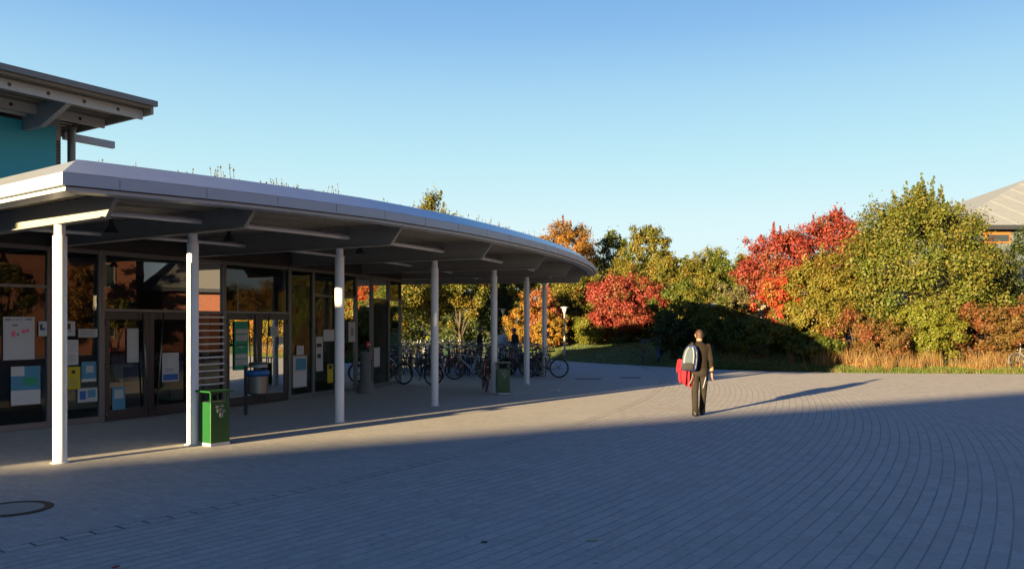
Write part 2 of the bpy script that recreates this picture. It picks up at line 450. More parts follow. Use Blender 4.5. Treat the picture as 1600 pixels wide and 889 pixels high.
# ------------------------------------------------------------------ glazed pavilion
RG = 37.0
pav = empty('glazed_pavilion', pol(34, -24), 'dark glazed pavilion with tall window bays and two double doors under the canopy', 'building')
pinv = Matrix.Translation(-Vector(pol(34, -24)))
def ppart(mbx, name, m, parent=None, **k):
    o = mbx.build(name, m, parent or pav, **k)
    o.matrix_parent_inverse = pinv
    return o
bays = [(-38.9, -36.2, 't'), (-36.2, -32.62, 'w'), (-32.62, -31.1, 'p'), (-31.1, -27.88, 'd'), (-27.88, -26.5, 'l'), (-26.5, -23.1, 'd'), (-23.1, -21.6, 'p'), (-21.6, -20.0, 't'),
        (-20.0, -18.3, 't'), (-18.3, -16.8, 'p'), (-16.8, -15.0, 't'), (-15.0, -13.45, 't')]
ZT = 3.27
def bayframe(a, b):
    p, q = pol(RG, a), pol(RG, b); u = (q-p); L = u.length; u.normalize(); n_ = Vector((u.y, -u.x, 0))
    return p, u, n_, L
def facept(px, py, out=.012):
    """where the sight line measured in the photograph meets the glazing (used to measure the notices)"""
    d = Vector(((px-800)/F, 1, (HZ-py)/F)); o_ = Vector((0, 0, HC)); best = None
    for a, b, k in bays:
        p, u, n_, L = bayframe(a, b)
        den = d.dot(n_)
        t = (p-o_).dot(n_)/den
        h = o_+d*t; s = (h-p).dot(u)
        if 0 <= s <= L and t > 0: best = (h+n_*out, u, n_)
    return best
for a, b, kind in bays:
    p, u, n_, L = bayframe(a, b)
    def pt(s, z, out=0): return p+u*s+n_*out+Vector((0, 0, z))
    def hbar(mbx, s0, s1, z, h, dpt=.07, out=0): mbx.bar(pt(s0, z, out), pt(s1, z, out), dpt, h)
    def vbar(mbx, s, z0, z1, w=.05, dpt=.09, out=0): mbx.bar(pt(s, z0, out), pt(s, z1, out), dpt, w, up=u)
    if kind in 'wtpl':
        mb = MB(); vbar(mb, .027, .0, ZT); vbar(mb, L-.027, .0, ZT)
        hbar(mb, .054, L-.054, .06, .11); hbar(mb, .054, L-.054, ZT-.04, .08)
        panes = [(.115, ZT-.08)]
        if kind in 'wt': hbar(mb, .054, L-.054, 2.54 if kind == 'w' else 2.60, .05); zz = 2.54 if kind == 'w' else 2.60; panes = [(.115, zz-.025), (zz+.025, ZT-.08)]
        if kind == 'l': hbar(mb, .054, L-.054, 2.12, .06); panes = [(.115, 2.09), (2.15, ZT-.08)]
        w = ppart(mb, 'window', M['frame'])
        for z0, z1 in panes:
            mb = MB(); mb.add([pt(.05, z0), pt(L-.05, z0), pt(L-.05, z1), pt(.05, z1)], [(0, 1, 2, 3)])
            g = ppart(mb, 'pane', M['glass'], w); g.matrix_parent_inverse = Matrix.Identity(4)
        if kind == 'l':
            for i in range(12):
                z = .42+i*.145
                mb = MB(); hbar(mb, .06, L-.06, z, .035, .05, out=.075)
                sl_ = ppart(mb, 'slat', M['white'], w); sl_.matrix_parent_inverse = Matrix.Identity(4)
    else:
        # overlight and double door
        mb = MB(); vbar(mb, .027, .0, ZT); vbar(mb, L-.027, .0, ZT); hbar(mb, .054, L-.054, ZT-.04, .08); hbar(mb, .054, L-.054, 2.135, .05)
        w = ppart(mb, 'overlight', M['frame'])
        mb = MB(); mb.add([pt(.05, 2.16), pt(L-.05, 2.16), pt(L-.05, ZT-.08), pt(.05, ZT-.08)], [(0, 1, 2, 3)])
        g = ppart(mb, 'pane', M['glass'], w); g.matrix_parent_inverse = Matrix.Identity(4)
        half = (L-.11)/2
        for side in (0, 1):
            s0 = .055+side*half+.003; s1 = s0+half-.006
            mb = MB(); vbar(mb, s0+.055, .02, 2.1, .11, .06); vbar(mb, s1-.055, .02, 2.1, .11, .06)
            hbar(mb, s0+.11, s1-.11, .12, .20, .06); hbar(mb, s0+.11, s1-.11, 2.03, .14, .06)
            dr = ppart(mb, 'door', M['dframe'])
            mb = MB(); mb.add([pt(s0+.1, .21), pt(s1-.1, .21), pt(s1-.1, 1.97), pt(s0+.1, 1.97)], [(0, 1, 2, 3)])
            g = ppart(mb, 'pane', M['glass'], dr); g.matrix_parent_inverse = Matrix.Identity(4)
            # long slanted pull bar
            mid = .055+half
            st, sb = (mid-.20, mid-.07) if side == 0 else (mid+.28, mid+.12)
            mb = MB(); mb.tube([pt(st, 2.08, .10), pt(sb, .08, .10)], .016, 8)
            for zz in (1.75, .45):
                ss = sb+(st-sb)*(zz-.08)/2.0; mb.tube([pt(ss, zz, .02), pt(ss, zz, .10)], .011, 6)
            g = ppart(mb, 'handle', M['steel'], dr, smooth=True); g.matrix_parent_inverse = Matrix.Identity(4)
            hs = s0+.03 if side == 0 else s1-.03
            for zz in (.12, 1.05, 1.9):
                mb = MB(); mb.tube([pt(hs, zz-.05, .045), pt(hs, zz+.05, .045)], .016, 8)
                g = ppart(mb, 'hinge', M['steel'], dr, smooth=True); g.matrix_parent_inverse = Matrix.Identity(4)
# closing band above the glazing, interior, end walls
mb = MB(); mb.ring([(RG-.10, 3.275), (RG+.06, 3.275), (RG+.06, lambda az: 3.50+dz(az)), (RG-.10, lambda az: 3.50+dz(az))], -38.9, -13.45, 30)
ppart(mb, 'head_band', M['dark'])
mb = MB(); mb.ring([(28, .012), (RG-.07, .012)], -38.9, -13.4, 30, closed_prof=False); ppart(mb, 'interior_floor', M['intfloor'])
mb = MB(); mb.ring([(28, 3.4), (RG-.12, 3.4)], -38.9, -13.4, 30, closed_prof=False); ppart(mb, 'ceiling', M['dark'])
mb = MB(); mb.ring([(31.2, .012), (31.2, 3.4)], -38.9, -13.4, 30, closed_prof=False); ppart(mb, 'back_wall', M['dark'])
mb = MB(); mb.ring([(35.2, 2.98), (35.3, 2.98), (35.3, 3.16), (35.2, 3.16)], -38.5, -14, 30); ppart(mb, 'red_beam', M['darkred'])
mb = MB()
pA, pB = pol(RG-.06, -13.35), pol(30, -13.35)
mb.prism([pA, pB, pB+Vector((0, 0, 3.5)), pA+Vector((0, 0, 3.5))], Vector((-math.sin(R(-13.4)), math.cos(R(-13.4)), 0))*.2)
ppart(mb, 'end_wall', M['conc']); mb = MB()
pA, pB = pol(RG-.06, -39.1), pol(28, -39.1)
mb.prism([pA, pB, pB+Vector((0, 0, 3.45)), pA+Vector((0, 0, 3.45))], Vector((-math.sin(R(-39)), math.cos(R(-39)), 0))*-.2)
ppart(mb, 'end_wall', M['conc'])
for az in (-37.0, -33.6, -29.6, -25.2, -20.5, -16):
    mb = MB(); mb.lathe([(.09, .012), (.09, 3.4)], 16, pol(35.6, az)); ppart(mb, 'interior_column', M['beam'], smooth=True, autosmooth=40)
for a, b in ((-26.3, -23.4), (-31, -28)):
    mb = MB(); mb.bar(pol(35.0, a, .95), pol(35.0, b, .95), .5, .06); mb.bar(pol(34.9, a+.2, .5), pol(34.9, b-.2, .5), .4, .84)
    o = mb.build('counter', M['beam']); tag(o, 'pale counter standing inside behind the %s double door' % ('second' if a > -27 else 'first'), 'counter')

# ------------------------------------------------------------------ notices on the glass
def poster(name, box, base, marks, label, cat='poster', out=.03):
    x0, y0, x1, y1 = box
    res = facept((x0+x1)/2, (y0+y1)/2, out)
    if res is None: return
    c, u, n_ = res
    den = lambda px, py: None
    def onplane(px, py):
        d = Vector(((px-800)/F, 1, (HZ-py)/F)); o_ = Vector((0, 0, HC)); t = (c-o_).dot(n_)/d.dot(n_); return o_+d*t
    P0, P1 = onplane(x0, (y0+y1)/2), onplane(x1, (y0+y1)/2)
    w = (P1-P0).dot(u); zt = onplane((x0+x1)/2, y0).z; zb = onplane((x0+x1)/2, y1).z
    h = zt-zb; org = Vector((c.x, c.y, zb)) - u*(w/2)
    mats = [base]; mb = MB()
    mb.bar(org+u*0+Vector((0, 0, h/2)), org+u*w+Vector((0, 0, h/2)), .005, h)
    for (a, b_, c_, d_, m_) in marks:
        if m_ not in mats: mats.append(m_)
        mb.mat(mats.index(m_))
        q0 = org+u*(w*a)+Vector((0, 0, h*(1-d_)))+n_*.0045; q1 = org+u*(w*c_)+Vector((0, 0, h*(1-b_)))+n_*.0045
        A_ = q0; B_ = Vector((q1.x, q1.y, q0.z)); mb.add([A_, B_, q1, Vector((q0.x, q0.y, q1.z))], [(0, 1, 2, 3)]); mb.mat(0)
    # origin at the sheet's lower middle
    mid = org+u*(w/2); mb.v = [tuple(Vector(v)-mid) for v in mb.v]
    o = mb.build(name, mats, loc=mid); tag(o, label, cat)
def pm(n_, c, **k): return mat(n_, c, .8, var=.03)
K = dict(ink=pm('ink_grey', (.18, .18, .2)), pale=pm('print_pale', (.45, .47, .5)), pink=pm('print_pink', (.6, .12, .2)), yel=pm('print_yellow', (.42, .36, .02)), blue=pm('print_blue', (.06, .22, .36)),
         dblue=pm('print_deep_blue', (.03, .1, .35)), grn=pm('print_green', (.03, .26, .15)), red=pm('print_red', (.35, .03, .03)), dk=pm('print_dark', (.03, .03, .03)), grey=pm('paper_grey', (.36, .39, .42)))
def lines(x0, y0, x1, n_, step, m_, h=.012):
    r_ = random.Random(int(x0*100+y0*1000+n_)); return [(x0, y0+i*step, x1-(r_.random()*.3*(x1-x0)), y0+i*step+h, m_) for i in range(n_)]
poster('poster', (4, 495, 53, 562), M['paper'], [(.05, .04, .25, .09, K['ink']), (.3, .055, .62, .075, K['ink']), (.7, .04, .92, .08, K['ink']), (.28, .17, .45, .22, K['ink']), (.25, .33, .38, .46, K['pink']), (.42, .38, .50, .44, K['ink']), (.58, .30, .70, .38, K['pink']), (.72, .28, .82, .36, K['pink'])]+lines(.1, .52, .8, 9, .045, K['pale']), 'large white poster with small pink pictures on the window left of the first column')
poster('notice', (59, 502, 76, 525), M['paper'], [(.12, .2, .35, .6, K['dk']), (.35, .45, .6, .62, K['dblue'])], 'small white notice with a dark figure immediately right of the large white poster', 'notice')
poster('notice', (97, 502, 116, 525), M['paper'], [(.2, .15, .62, .55, K['dk']), (.2, .62, .7, .7, K['ink'])], 'small white notice with a black picture just right of the first column', 'notice')
poster('notice', (121, 514, 151, 527), K['grey'], lines(.1, .2, .9, 4, .18, K['ink'], .06), 'low wide grey notice at the bay beside the first double door', 'notice')
poster('poster', (98, 531, 121, 570), K['pale'], [(.08, .08, .9, .5, M['paper'])]+lines(.1, .6, .9, 5, .07, K['ink'], .02), 'pale grey picture poster above the yellow sheet', 'poster')
poster('poster', (102, 573, 124, 608), K['yel'], [(.38, .15, .62, .3, K['dk'])]+lines(.15, .5, .85, 5, .08, K['ink'], .02), 'yellow poster near the bottom of the glass beside the first double door')
poster('poster', (126, 565, 149, 596), K['blue'], [(.0, .86, 1, 1, K['pale']), (.3, .2, .8, .55, K['grey'])], 'blue poster right of the yellow sheet')
poster('poster', (120, 606, 151, 628), K['grey'], [(.1, .2, .4, .8, K['dblue']), (.5, .15, .9, .7, K['blue'])], 'grey and blue photo sheet lowest on the glass beside the first double door')
poster('poster', (16, 572, 62, 632), K['blue'], [(.0, .62, 1, 1, K['pale']), (.0, .0, .45, .25, K['pale']), (.4, .3, .9, .5, K['grn'])], 'landscape poster in pale blue and green below the large white poster')
poster('notice', (252, 551, 278, 596), M['paper'], [(.3, .18, .6, .5, K['pale']), (.05, .74, .95, .95, K['dblue'])]+lines(.15, .56, .8, 2, .07, K['ink'], .02), 'white notice with a blue foot on the right leaf of the first double door', 'notice')
poster('notice', (197, 513, 215, 566), K['grey'], lines(.15, .1, .9, 10, .08, K['pale'], .03), 'tall faint grey notice on the left leaf of the first double door', 'notice')
poster('notice', (174, 605, 194, 640), K['blue'], [(.15, .1, .85, .5, K['grey'])], 'small pale blue sheet low on the left leaf of the first double door', 'notice')
poster('banner', (365, 502, 386, 578), K['grn'], [(.08, .16, .94, .25, M['paper']), (.08, .28, .94, .40, M['paper']), (.1, .47, .9, .49, K['dk']), (.06, .67, .94, .76, M['paper']), (.06, .78, .94, .90, M['paper']), (.3, .52, .7, .54, M['paper'])]+lines(.14, .3, .85, 4, .025, K['ink'], .008)+lines(.14, .795, .85, 4, .025, K['ink'], .008), 'tall green sheet with white text blocks on the left leaf of the second double door', 'banner')
poster('notice', (421, 510, 434, 526), K['grey'], lines(.15, .15, .9, 5, .16, K['ink'], .05), 'upper small grey notice on the right leaf of the second double door', 'notice')
poster('notice', (434, 526, 441, 538), K['pale'], lines(.15, .15, .9, 4, .18, K['ink'], .05), 'tiny pale notice lower right on the right leaf of the second double door', 'notice')
poster('poster', (456, 556, 478, 605), K['grey'], [(.2, .08, .95, .45, K['blue']), (.1, .5, .9, .95, K['pale'])], 'grey board with a blue picture in the bay right of the second double door')
poster('notice', (462, 540, 473, 554), K['pale'], lines(.15, .15, .9, 4, .18, K['ink'], .05), 'pale slip just above the grey board with a blue picture', 'notice')
poster('notice', (492, 526, 503, 580), K['grey'], [(.1, .2, .8, .3, K['dk']), (.2, .5, .7, .62, K['dk'])], 'tall grey notice with dark marks left of the third column', 'notice')
poster('notice', (504, 515, 521, 533), M['paper'], lines(.15, .15, .9, 5, .16, K['pale'], .05), 'small white notice high up just left of the third column', 'notice')
poster('notice', (510, 569, 519, 598), K['yel'], [(.2, .05, .8, .25, K['dk'])], 'narrow yellow sheet low down just left of the third column', 'notice')
poster('notice', (543, 503, 554, 534), K['grey'], [(.3, .3, .7, .7, K['ink'])], 'grey notice with a dark oval in the bay just right of the third column', 'notice')
poster('sign', (571, 534, 580, 542), K['red'], [(.2, .4, .8, .6, K['pale'])], 'upper of two small red signs on the glass beyond the third column', 'sign')
poster('sign', (571, 553, 580, 563), K['red'], [(.2, .4, .8, .6, K['pale'])], 'lower of two small red signs on the glass beyond the third column', 'sign')
poster('notice', (583, 543, 592, 573), M['paper'], lines(.15, .15, .9, 6, .12, K['pale'], .04), 'white notice on the glass near the far end of the pavilion', 'notice')

# ------------------------------------------------------------------ upper hall (left, above the canopy)
T = Vector((-6.57, 15.3, 0)); U = Vector((-.55, -.835, 0)).normalized(); Vv = Vector((-U.y, U.x, 0))
if Vv.x > 0: Vv = -Vv
def hp(a, b, z): return T+U*a+Vv*b+Vector((0, 0, z))
hall = empty('upper_hall', hp(6, 6, 0), 'tall hall with teal wall and big overhanging metal roof rising behind the canopy', 'building')
hinv = Matrix.Translation(-hp(6, 6, 0))
def hpart(mbx, name, m, parent=None, **k):
    o = mbx.build(name, m, parent or hall, **k); o.matrix_parent_inverse = hinv; return o
SL = .0    # roof rises inwards
def roofz(b, z): return z+b*SL
LA, LB = 17.0, 4.5
mb = MB(); mb.prism([hp(0, 0, 5.885), hp(0, LB, roofz(LB, 5.885)), hp(0, LB, roofz(LB, 5.95)), hp(0, 0, 5.95)], U*LA); hpart(mb, 'roof', M['dframe'])
mb = MB(); mb.prism([hp(-.03, -.03, 5.87), hp(-.03, -.03, 5.97), hp(-.03, .05, 5.97), hp(-.03, .05, 5.87)], U*LA); hpart(mb, 'roof_edge', M['frame'])
mb = MB()
k = 0; b = .05
while b < 4.35: mb.prism([hp(0.05, b, roofz(b, 5.83)), hp(0.05, b+.11, roofz(b, 5.83)), hp(0.05, b+.11, roofz(b, 5.887)), hp(0.05, b, roofz(b, 5.887))], U*(LA-.1)); b += .24
b = 0
hpart(mb, 'corrugated_soffit', M['deck'])
for bb in (.30, 1.55):
    mb = MB(); mb.prism([hp(.06, bb, roofz(bb, 5.66)), hp(.06, bb+.05, roofz(bb, 5.66)), hp(.06, bb+.05, roofz(bb, 5.826)), hp(.06, bb, roofz(bb, 5.826))], U*(LA-.2))
    pu = hpart(mb, 'purlin', M['lgrey'])
    for i in range(22):
        a = .55+i*.62; c = hp(a, bb-.004, roofz(bb, 5.745))
        mb = MB(); mb.tube([c, c+Vv*.01], .033, 12); h_ = hpart(mb, 'bolt_hole', M['dframe'], pu); h_.matrix_parent_inverse = Matrix.Identity(4)
mb = MB(); mb.prism([hp(.0, .06, 5.73), hp(.0, 4.5, 5.70+4.5*SL), hp(.0, 4.5, 5.88+4.5*SL), hp(.0, .06, 5.88)], U*.05); hpart(mb, 'verge_board', M['beam'])
for a in (1.25, 6.0, 10.75):
    mb = MB(); mb.prism([hp(a, .36, 5.84), hp(a, .36, 5.77), hp(a, 1.42, 5.43), hp(a, 2.05, 5.43), hp(a, 2.05, 5.84)], U*.10); hpart(mb, 'bracket', M['lgrey'])
mb = MB(); mb.bar(hp(-.75, 2.6, 5.60), hp(.3, 2.6, 5.60), .1, .14); hpart(mb, 'tie_beam', M['lgrey'])
mb = MB(); mb.tube([hp(1.3, 1.95, 5.72), hp(12, 1.95, 5.72)], .05, 10); hpart(mb, 'rail_pipe', M['white'], smooth=True)
# wall: corrugated end strip, pale head panel, teal boards
mb = MB(); mb.prism([hp(.45, 2.42, 3.72), hp(.45, 4.1, 3.72), hp(.45, 4.1, 5.82), hp(.45, 2.42, 5.82)], U*15.5); hpart(mb, 'wall', M['frame'])
mb = MB()
z = 3.7
while z < 5.42: mb.bar(hp(.47, 2.40, z), hp(.92, 2.40, z), .05, .03); z += .06
hpart(mb, 'ribbed_cladding', M['frame'])
mb = MB(); mb.bar(hp(.47, 2.395, 5.66), hp(1.0, 2.395, 5.66), .04, .44); hpart(mb, 'head_panel', M['lgrey'])
mb = MB()
for i in range(7): mb.bar(hp(.72+i*2.0, 2.10, 4.62), hp(.72+i*2.0+1.995, 2.10, 4.62), .05, 1.92)
hpart(mb, 'teal_wall_panel', M['teal'])
mb = MB(); mb.bar(hp(.70, 2.10, 5.60), hp(14.8, 2.10, 5.60), .09, .04); hpart(mb, 'panel_coping', M['teal'])
mb = MB(); mb.tube([hp(.33, 2.25, 3.66), hp(.33, 2.25, 5.68)], .075, 14); mb.tube([hp(.33, 2.25, 5.68), hp(.33, 2.25, 5.72)], .10, 14); mb.tube([hp(.33, 2.25, 5.72), hp(.2, 2.0, 5.85)], .03, 8)
hpart(mb, 'downpipe', M['frame'], smooth=True, autosmooth=40)

# unseen brick blocks, added left of the canopy to block sun, and the long building behind the viewpoint: their shade lies on the square
S = Vector((math.cos(R(SUN_TH)), math.sin(R(SUN_TH)), 0)); SP = Vector((-S.y, S.x, 0))
M['rbrick'] = brickwall('red_brick', (.135, .034, .016), (.105, .026, .013), (.10, .06, .045))
M['render'] = mat('ochre_render', (.45, .40, .33), .9)
M['wframe'] = mat('window_frame_paint', (.12, .12, .11), .6)
M['win'] = mat('dark_window', (.02, .025, .03), .1)
M['roofgrey'] = mat('grey_standing_seam_roof', (.20, .215, .235), .6, var=.12, scale=1.2)
def oriented_building(name, label, p, ux, uy, L, W, H, wallm, parapet=.25, wins=True, floors=1):
    b = empty(name, p, label, 'building'); b_inv = Matrix.Translation(-Vector(p))
    def P(a, c, z): return Vector(p)+ux*a+uy*c+Vector((0, 0, z))
    def part(mbx, nm, m, par=None):
        o = mbx.build(nm, m, par or b)
        if par is None: o.matrix_parent_inverse = b_inv
        else: o.matrix_parent_inverse = b_inv
        return o
    mb = MB(); mb.prism([P(0, 0, 0), P(L, 0, 0), P(L, W, 0), P(0, W, 0)], (0, 0, H-parapet)); part(mb, 'wall', wallm)
    mb = MB(); mb.prism([P(-.1, -.1, H-parapet+.003), P(L+.1, -.1, H-parapet+.003), P(L+.1, W+.1, H-parapet+.003), P(-.1, W+.1, H-parapet+.003)], (0, 0, parapet)); part(mb, 'roof', M['frame'])
    if wins:
        for f_ in range(floors):
            z0 = 1.0+f_*3.1; i = 1.2
            while i < L-2:
                mb = MB(); mb.prism([P(i, -.05, z0), P(i+1.4, -.05, z0), P(i+1.4, -.05, z0+1.5), P(i, -.05, z0+1.5)], uy*.1); w = part(mb, 'window', M['wframe'])
                mb = MB(); mb.prism([P(i+.09, -.065, z0+.09), P(i+1.31, -.065, z0+.09), P(i+1.31, -.065, z0+1.41), P(i+.09, -.065, z0+1.41)], uy*.03); g = part(mb, 'pane', M['win'], w)
                g.matrix_parent_inverse = Matrix.Identity(4)
                i += 3.2
    return b
block_c = pol(RC, -35.4)+SP*.34-S*12.0
oriented_building('shade_block', 'low unseen brick block added left of the canopy to cast shade', block_c, SP, -S, 13, 10, 4.35, M['rbrick'])
oriented_building('tall_shade_block', 'taller unseen brick block added behind the low one to shade the far columns', block_c+SP*.88-S*10.3, SP, -S, 12, 8, 6.6, M['rbrick'])  # added to keep the farther columns out of the sun
# long building: shadow edge runs from (-6.6,10.7) to (14,22.7) on the ground
HB = 7.0
e0, e1 = Vector((-6.75, 10.55, 0)), Vector((14.0, 22.7, 0)); ed = (e1-e0).normalized()
off = -S*(HB/math.tan(R(SUN_EL)))
b0 = e0+off-ed*26; 
oriented_building('long_office_building', 'long flat roofed office building behind the viewpoint shading the square', b0, ed, Vector((ed.y, -ed.x, 0)), 66, 12, HB, M['render'], wins=False)
# sunlit red building and a grey hipped pavilion across the square, mirrored in the glass
rb = oriented_building('red_building', 'sunlit red brick building across the square mirrored in the glazing', Vector((31, 21.0, 0)), Vector((.17, -.985, 0)), Vector((.985, .17, 0)), 40, 10, 12.5, M['rbrick'], floors=4)

# ------------------------------------------------------------------ bins
def bin_parts(root, body_m):
    mb = MB(); mb.box((0, 0, .36), (.33, .33, .62)); bd = mb.build('body', body_m, root, bevel=.006)
    mb = MB(); mb.box((0, 0, .025), (.335, .335, .045)); mb.build('base', M['lgrey'], root, bevel=.004)
    for sx, sy in ((1, 1), (1, -1), (-1, 1), (-1, -1)):
        mb = MB(); mb.box((sx*.145, sy*.145, .745), (.028, .028, .15)); mb.build('lid_post', body_m, root)
    mb = MB(); mb.box((0, 0, .835), (.42, .42, .028)); mb.build('lid', body_m, root, bevel=.006)
    mb = MB(); mb.box((0, 0, .672), (.29, .29, .006)); mb.build('liner', M['black'], root)
    mb = MB()
    rr = random.Random(3)
    for (x, z, w, h) in ((-.045, .60, .05, .035), (.035, .61, .05, .03), (-.03, .54, .05, .05), (.06, .53, .05, .035), (.02, .47, .055, .07), (.01, .56, .03, .03)):
        mb.box((x, -.1672, z), (w, .003, h), (0, rr.uniform(-.5, .5), 0))
    mb.build('sticker', M['pale_st'], root)
M['pale_st'] = mat('sticker', (.17, .18, .18), .7, var=.4, scale=60)
p = gp(331, 696)
bin1 = empty('litter_bin', (p.x, p.y+.1, 0), 'bright green square litter bin with raised lid and stickers beside the second column', 'litter bin', 'green litter bins by the columns', rz=R(-38+90))
bin_parts(bin1, M['green'])
p = gp(786, 616)
bin2 = copy_tree(bin1); bin2.location = (p.x, p.y+.1, 0); bin2.rotation_euler = (0, 0, R(8)); bin2['label'] = 'farther green litter bin beside the fifth column in front of the bicycles'
# steel bin with blue liner on a post
p = gp(384, 648)
ab = empty('steel_waste_bin', p, 'steel bin with a blue bag rim on a post before the second double door', 'litter bin')
c = Vector((.24, .05, 0))
mb = MB(); mb.lathe([(.17, .42), (.20, .45), (.205, .90), (.185, .90), (.18, .5)], 28, c); mb.build('body', M['steel'], ab, smooth=True, autosmooth=40)
mb = MB(); mb.lathe([(.215, .82), (.23, .80), (.235, .88), (.212, .915)], 28, c); mb.build('bag_rim', mat('blue_plastic_bag', (.02, .12, .38), .5, bump=.3), ab, smooth=True)
mb = MB(); mb.lathe([(.19, .98), (.20, .98), (.19, 1.06), (.17, 1.08)], 28, c); mb.build('lid', M['steel'], ab, smooth=True, autosmooth=40)
mb = MB(); mb.box((0, 0, .5), (.06, .06, 1.0)); mb.build('post', M['dframe'], ab)
mb = MB(); mb.bar((0.0, 0, .8), tuple(c+Vector((-.17, 0, .8))), .04, .04); mb.bar((0.0, 0, .98), tuple(c+Vector((-.1, 0, 1.0))), .03, .03); mb.build('bracket', M['dframe'], ab)
# pedestal ashtray by the far bays
p = gp(571, 614)
mb = MB(); mb.lathe([(.24, .004), (.24, .16), (.20, .26), (.15, .34), (.14, 1.0), (.17, 1.04), (.17, 1.10), (.10, 1.10), (.09, 1.06)], 26)
tag(mb.build('ashtray_pedestal', mat('dark_grey_concrete', (.12, .13, .14), .8), smooth=True, autosmooth=40, loc=p), 'grey round ashtray pedestal with wide foot before the far window bays', 'ashtray')

# ------------------------------------------------------------------ manhole, drains, litter
p = gp(19, 795)
mh = empty('manhole_cover', p, 'round manhole cover with a rusty iron ring in the paving at lower left', 'manhole cover')
mb = MB(); mb.lathe([(.29, .003), (.37, .003), (.37, .009), (.365, .011), (.295, .011), (.29, .009)], 56); 
mb.f = mb.f[:-2]; mb.m = mb.m[:-2]
mb.build('ring', M['rust'], mh)
mb = MB(); mb.lathe([(.288, .003), (.288, .008)], 48); mb.build('cover_disc', M['conc'], mh)
for px0, py0, w, lb in ((985, 590, .75, 'dark slotted drain grate in the paving behind the walking man'), (919, 592, .9, 'dark drain grate in the paving beside the end of the canopy')):
    p = gp(px0, py0); mb = MB()
    for i in range(9): mb.box((-w/2+w*(i+.5)/9, 0, .006), (w/9*.6, .24, .006))
    mb.box((0, .135, .006), (w, .03, .008)); mb.box((0, -.135, .006), (w, .03, .008))
    tag(mb.build('drain_grate', M['rust'], loc=p), lb, 'drain grate')
def leafshape(name, p, s, m, label, rz, cat='leaf'):
    mb = MB(); n_ = 7; up = []
    L = [(-.5, 0), (-.3, .2), (0, .3), (.3, .2), (.5, 0), (.3, -.2), (0, -.3), (-.3, -.2)]
    mb.add([(x*s, y*s, .008+.05*s*(x*x+.7*y)) for x, y in L]+[(0, 0, .02*s+.012)], [(i, (i+1) % 8, 8) for i in range(8)])
    mb.add([(x*s, y*s, .005+.05*s*(x*x+.7*y)) for x, y in L], [tuple(range(8))])
    o = mb.build(name, m, loc=p); o.rotation_euler = (0, 0, rz); tag(o, label, cat)
LG = mat('pale_green_leaf', (.30, .33, .15), .6); LR = mat('red_brown_leaf', (.30, .05, .03), .7); LY = mat('yellow_leaf', (.5, .32, .05), .7)
leafshape('fallen_leaf', gp(926, 844), .115, LG, 'pale green fallen leaf alone on the shaded paving in front', .2)
leafshape('fallen_leaf', gp(181, 886), .08, LR, 'small red brown fallen leaf at the lower left edge', 1.1)
leafshape('fallen_leaf', gp(1389, 669), .13, LG, 'little grey green leaf on the shaded paving beyond the sunlit strip', .6)
leafshape('fallen_leaf', gp(1411, 601), .12, LY, 'upper of two yellow leaves on the sunlit paving near the hedge', .6)
leafshape('fallen_leaf', gp(1417, 611), .12, LY, 'lower of two yellow leaves on the sunlit paving near the hedge', 2.0)
leafshape('fallen_leaf', gp(325, 726), .07, LY, 'tiny yellow leaf on the paving below the green bin', 2.6)
leafshape('fallen_leaf', gp(757, 847), .07, mat('dark_leaf', (.05, .04, .03), .8), 'tiny dark leaf on the shaded paving in front of the columns', 2.6)
mb = MB(); mb.prism([(-.2, -.05, .004), (.12, -.07, .004), (.2, .02, .004), (.05, .06, .004), (-.05, .02, .004)], (.01, .02, .035)); mb.box((.14, .02, .04), (.1, .07, .06), (.3, .4, .2)); mb.box((-.1, 0, .035), (.16, .05, .02), (.1, .3, .4))
tag(mb.build('crumpled_paper', M['paper'], loc=gp(866, 611)), 'crumpled white paper lying on the paving beyond the sixth column', 'litter')

# ------------------------------------------------------------------ lamps
M['lamp'] = mat('lamp_post_paint', (.24, .24, .25), .5)
def lamp(px_, Y, h, label):
    x = (px_-800)/F*Y; z0 = max(0.0, float(bank(np.array(x), np.array(Y)))) 
    r_ = empty('street_lamp', (x, Y, z0), label, 'street lamp', 'pathway lamps by the hedge')
    mb = MB(); mb.lathe([(.055, 0), (.055, .9), (.04, .92), (.04, h-.38)], 12); mb.build('pole', M['lamp'], r_, smooth=True, autosmooth=40)
    mb = MB(); mb.lathe([(.05, h-.38), (.13, h-.14), (.14, h-.08)], 18); mb.build('diffuser', mat('lamp_glass', (.4, .4, .38), .2), r_, smooth=True)
    mb = MB(); mb.lathe([(.17, h-.075), (.215, h-.06), (.20, h-.03), (.05, h)], 24); mb.build('lamp_shade', M['lgrey'], r_, smooth=True, autosmooth=40)
lamp(786, 55, 2.46, 'white mushroom lamp before the dark trees behind the bicycles')
lamp(882, 44.2, 2.62, 'white mushroom lamp standing in the sun between canopy and red bush')
M['lamp'] = mat('shaded_lamp_paint', (.05, .09, .09), .5)  # darker copy of the lamp paint, with the shade put into its colour
lamp(1115, 37.5, 2.2, 'mushroom lamp standing in the shadow of the hedge behind the walking man')

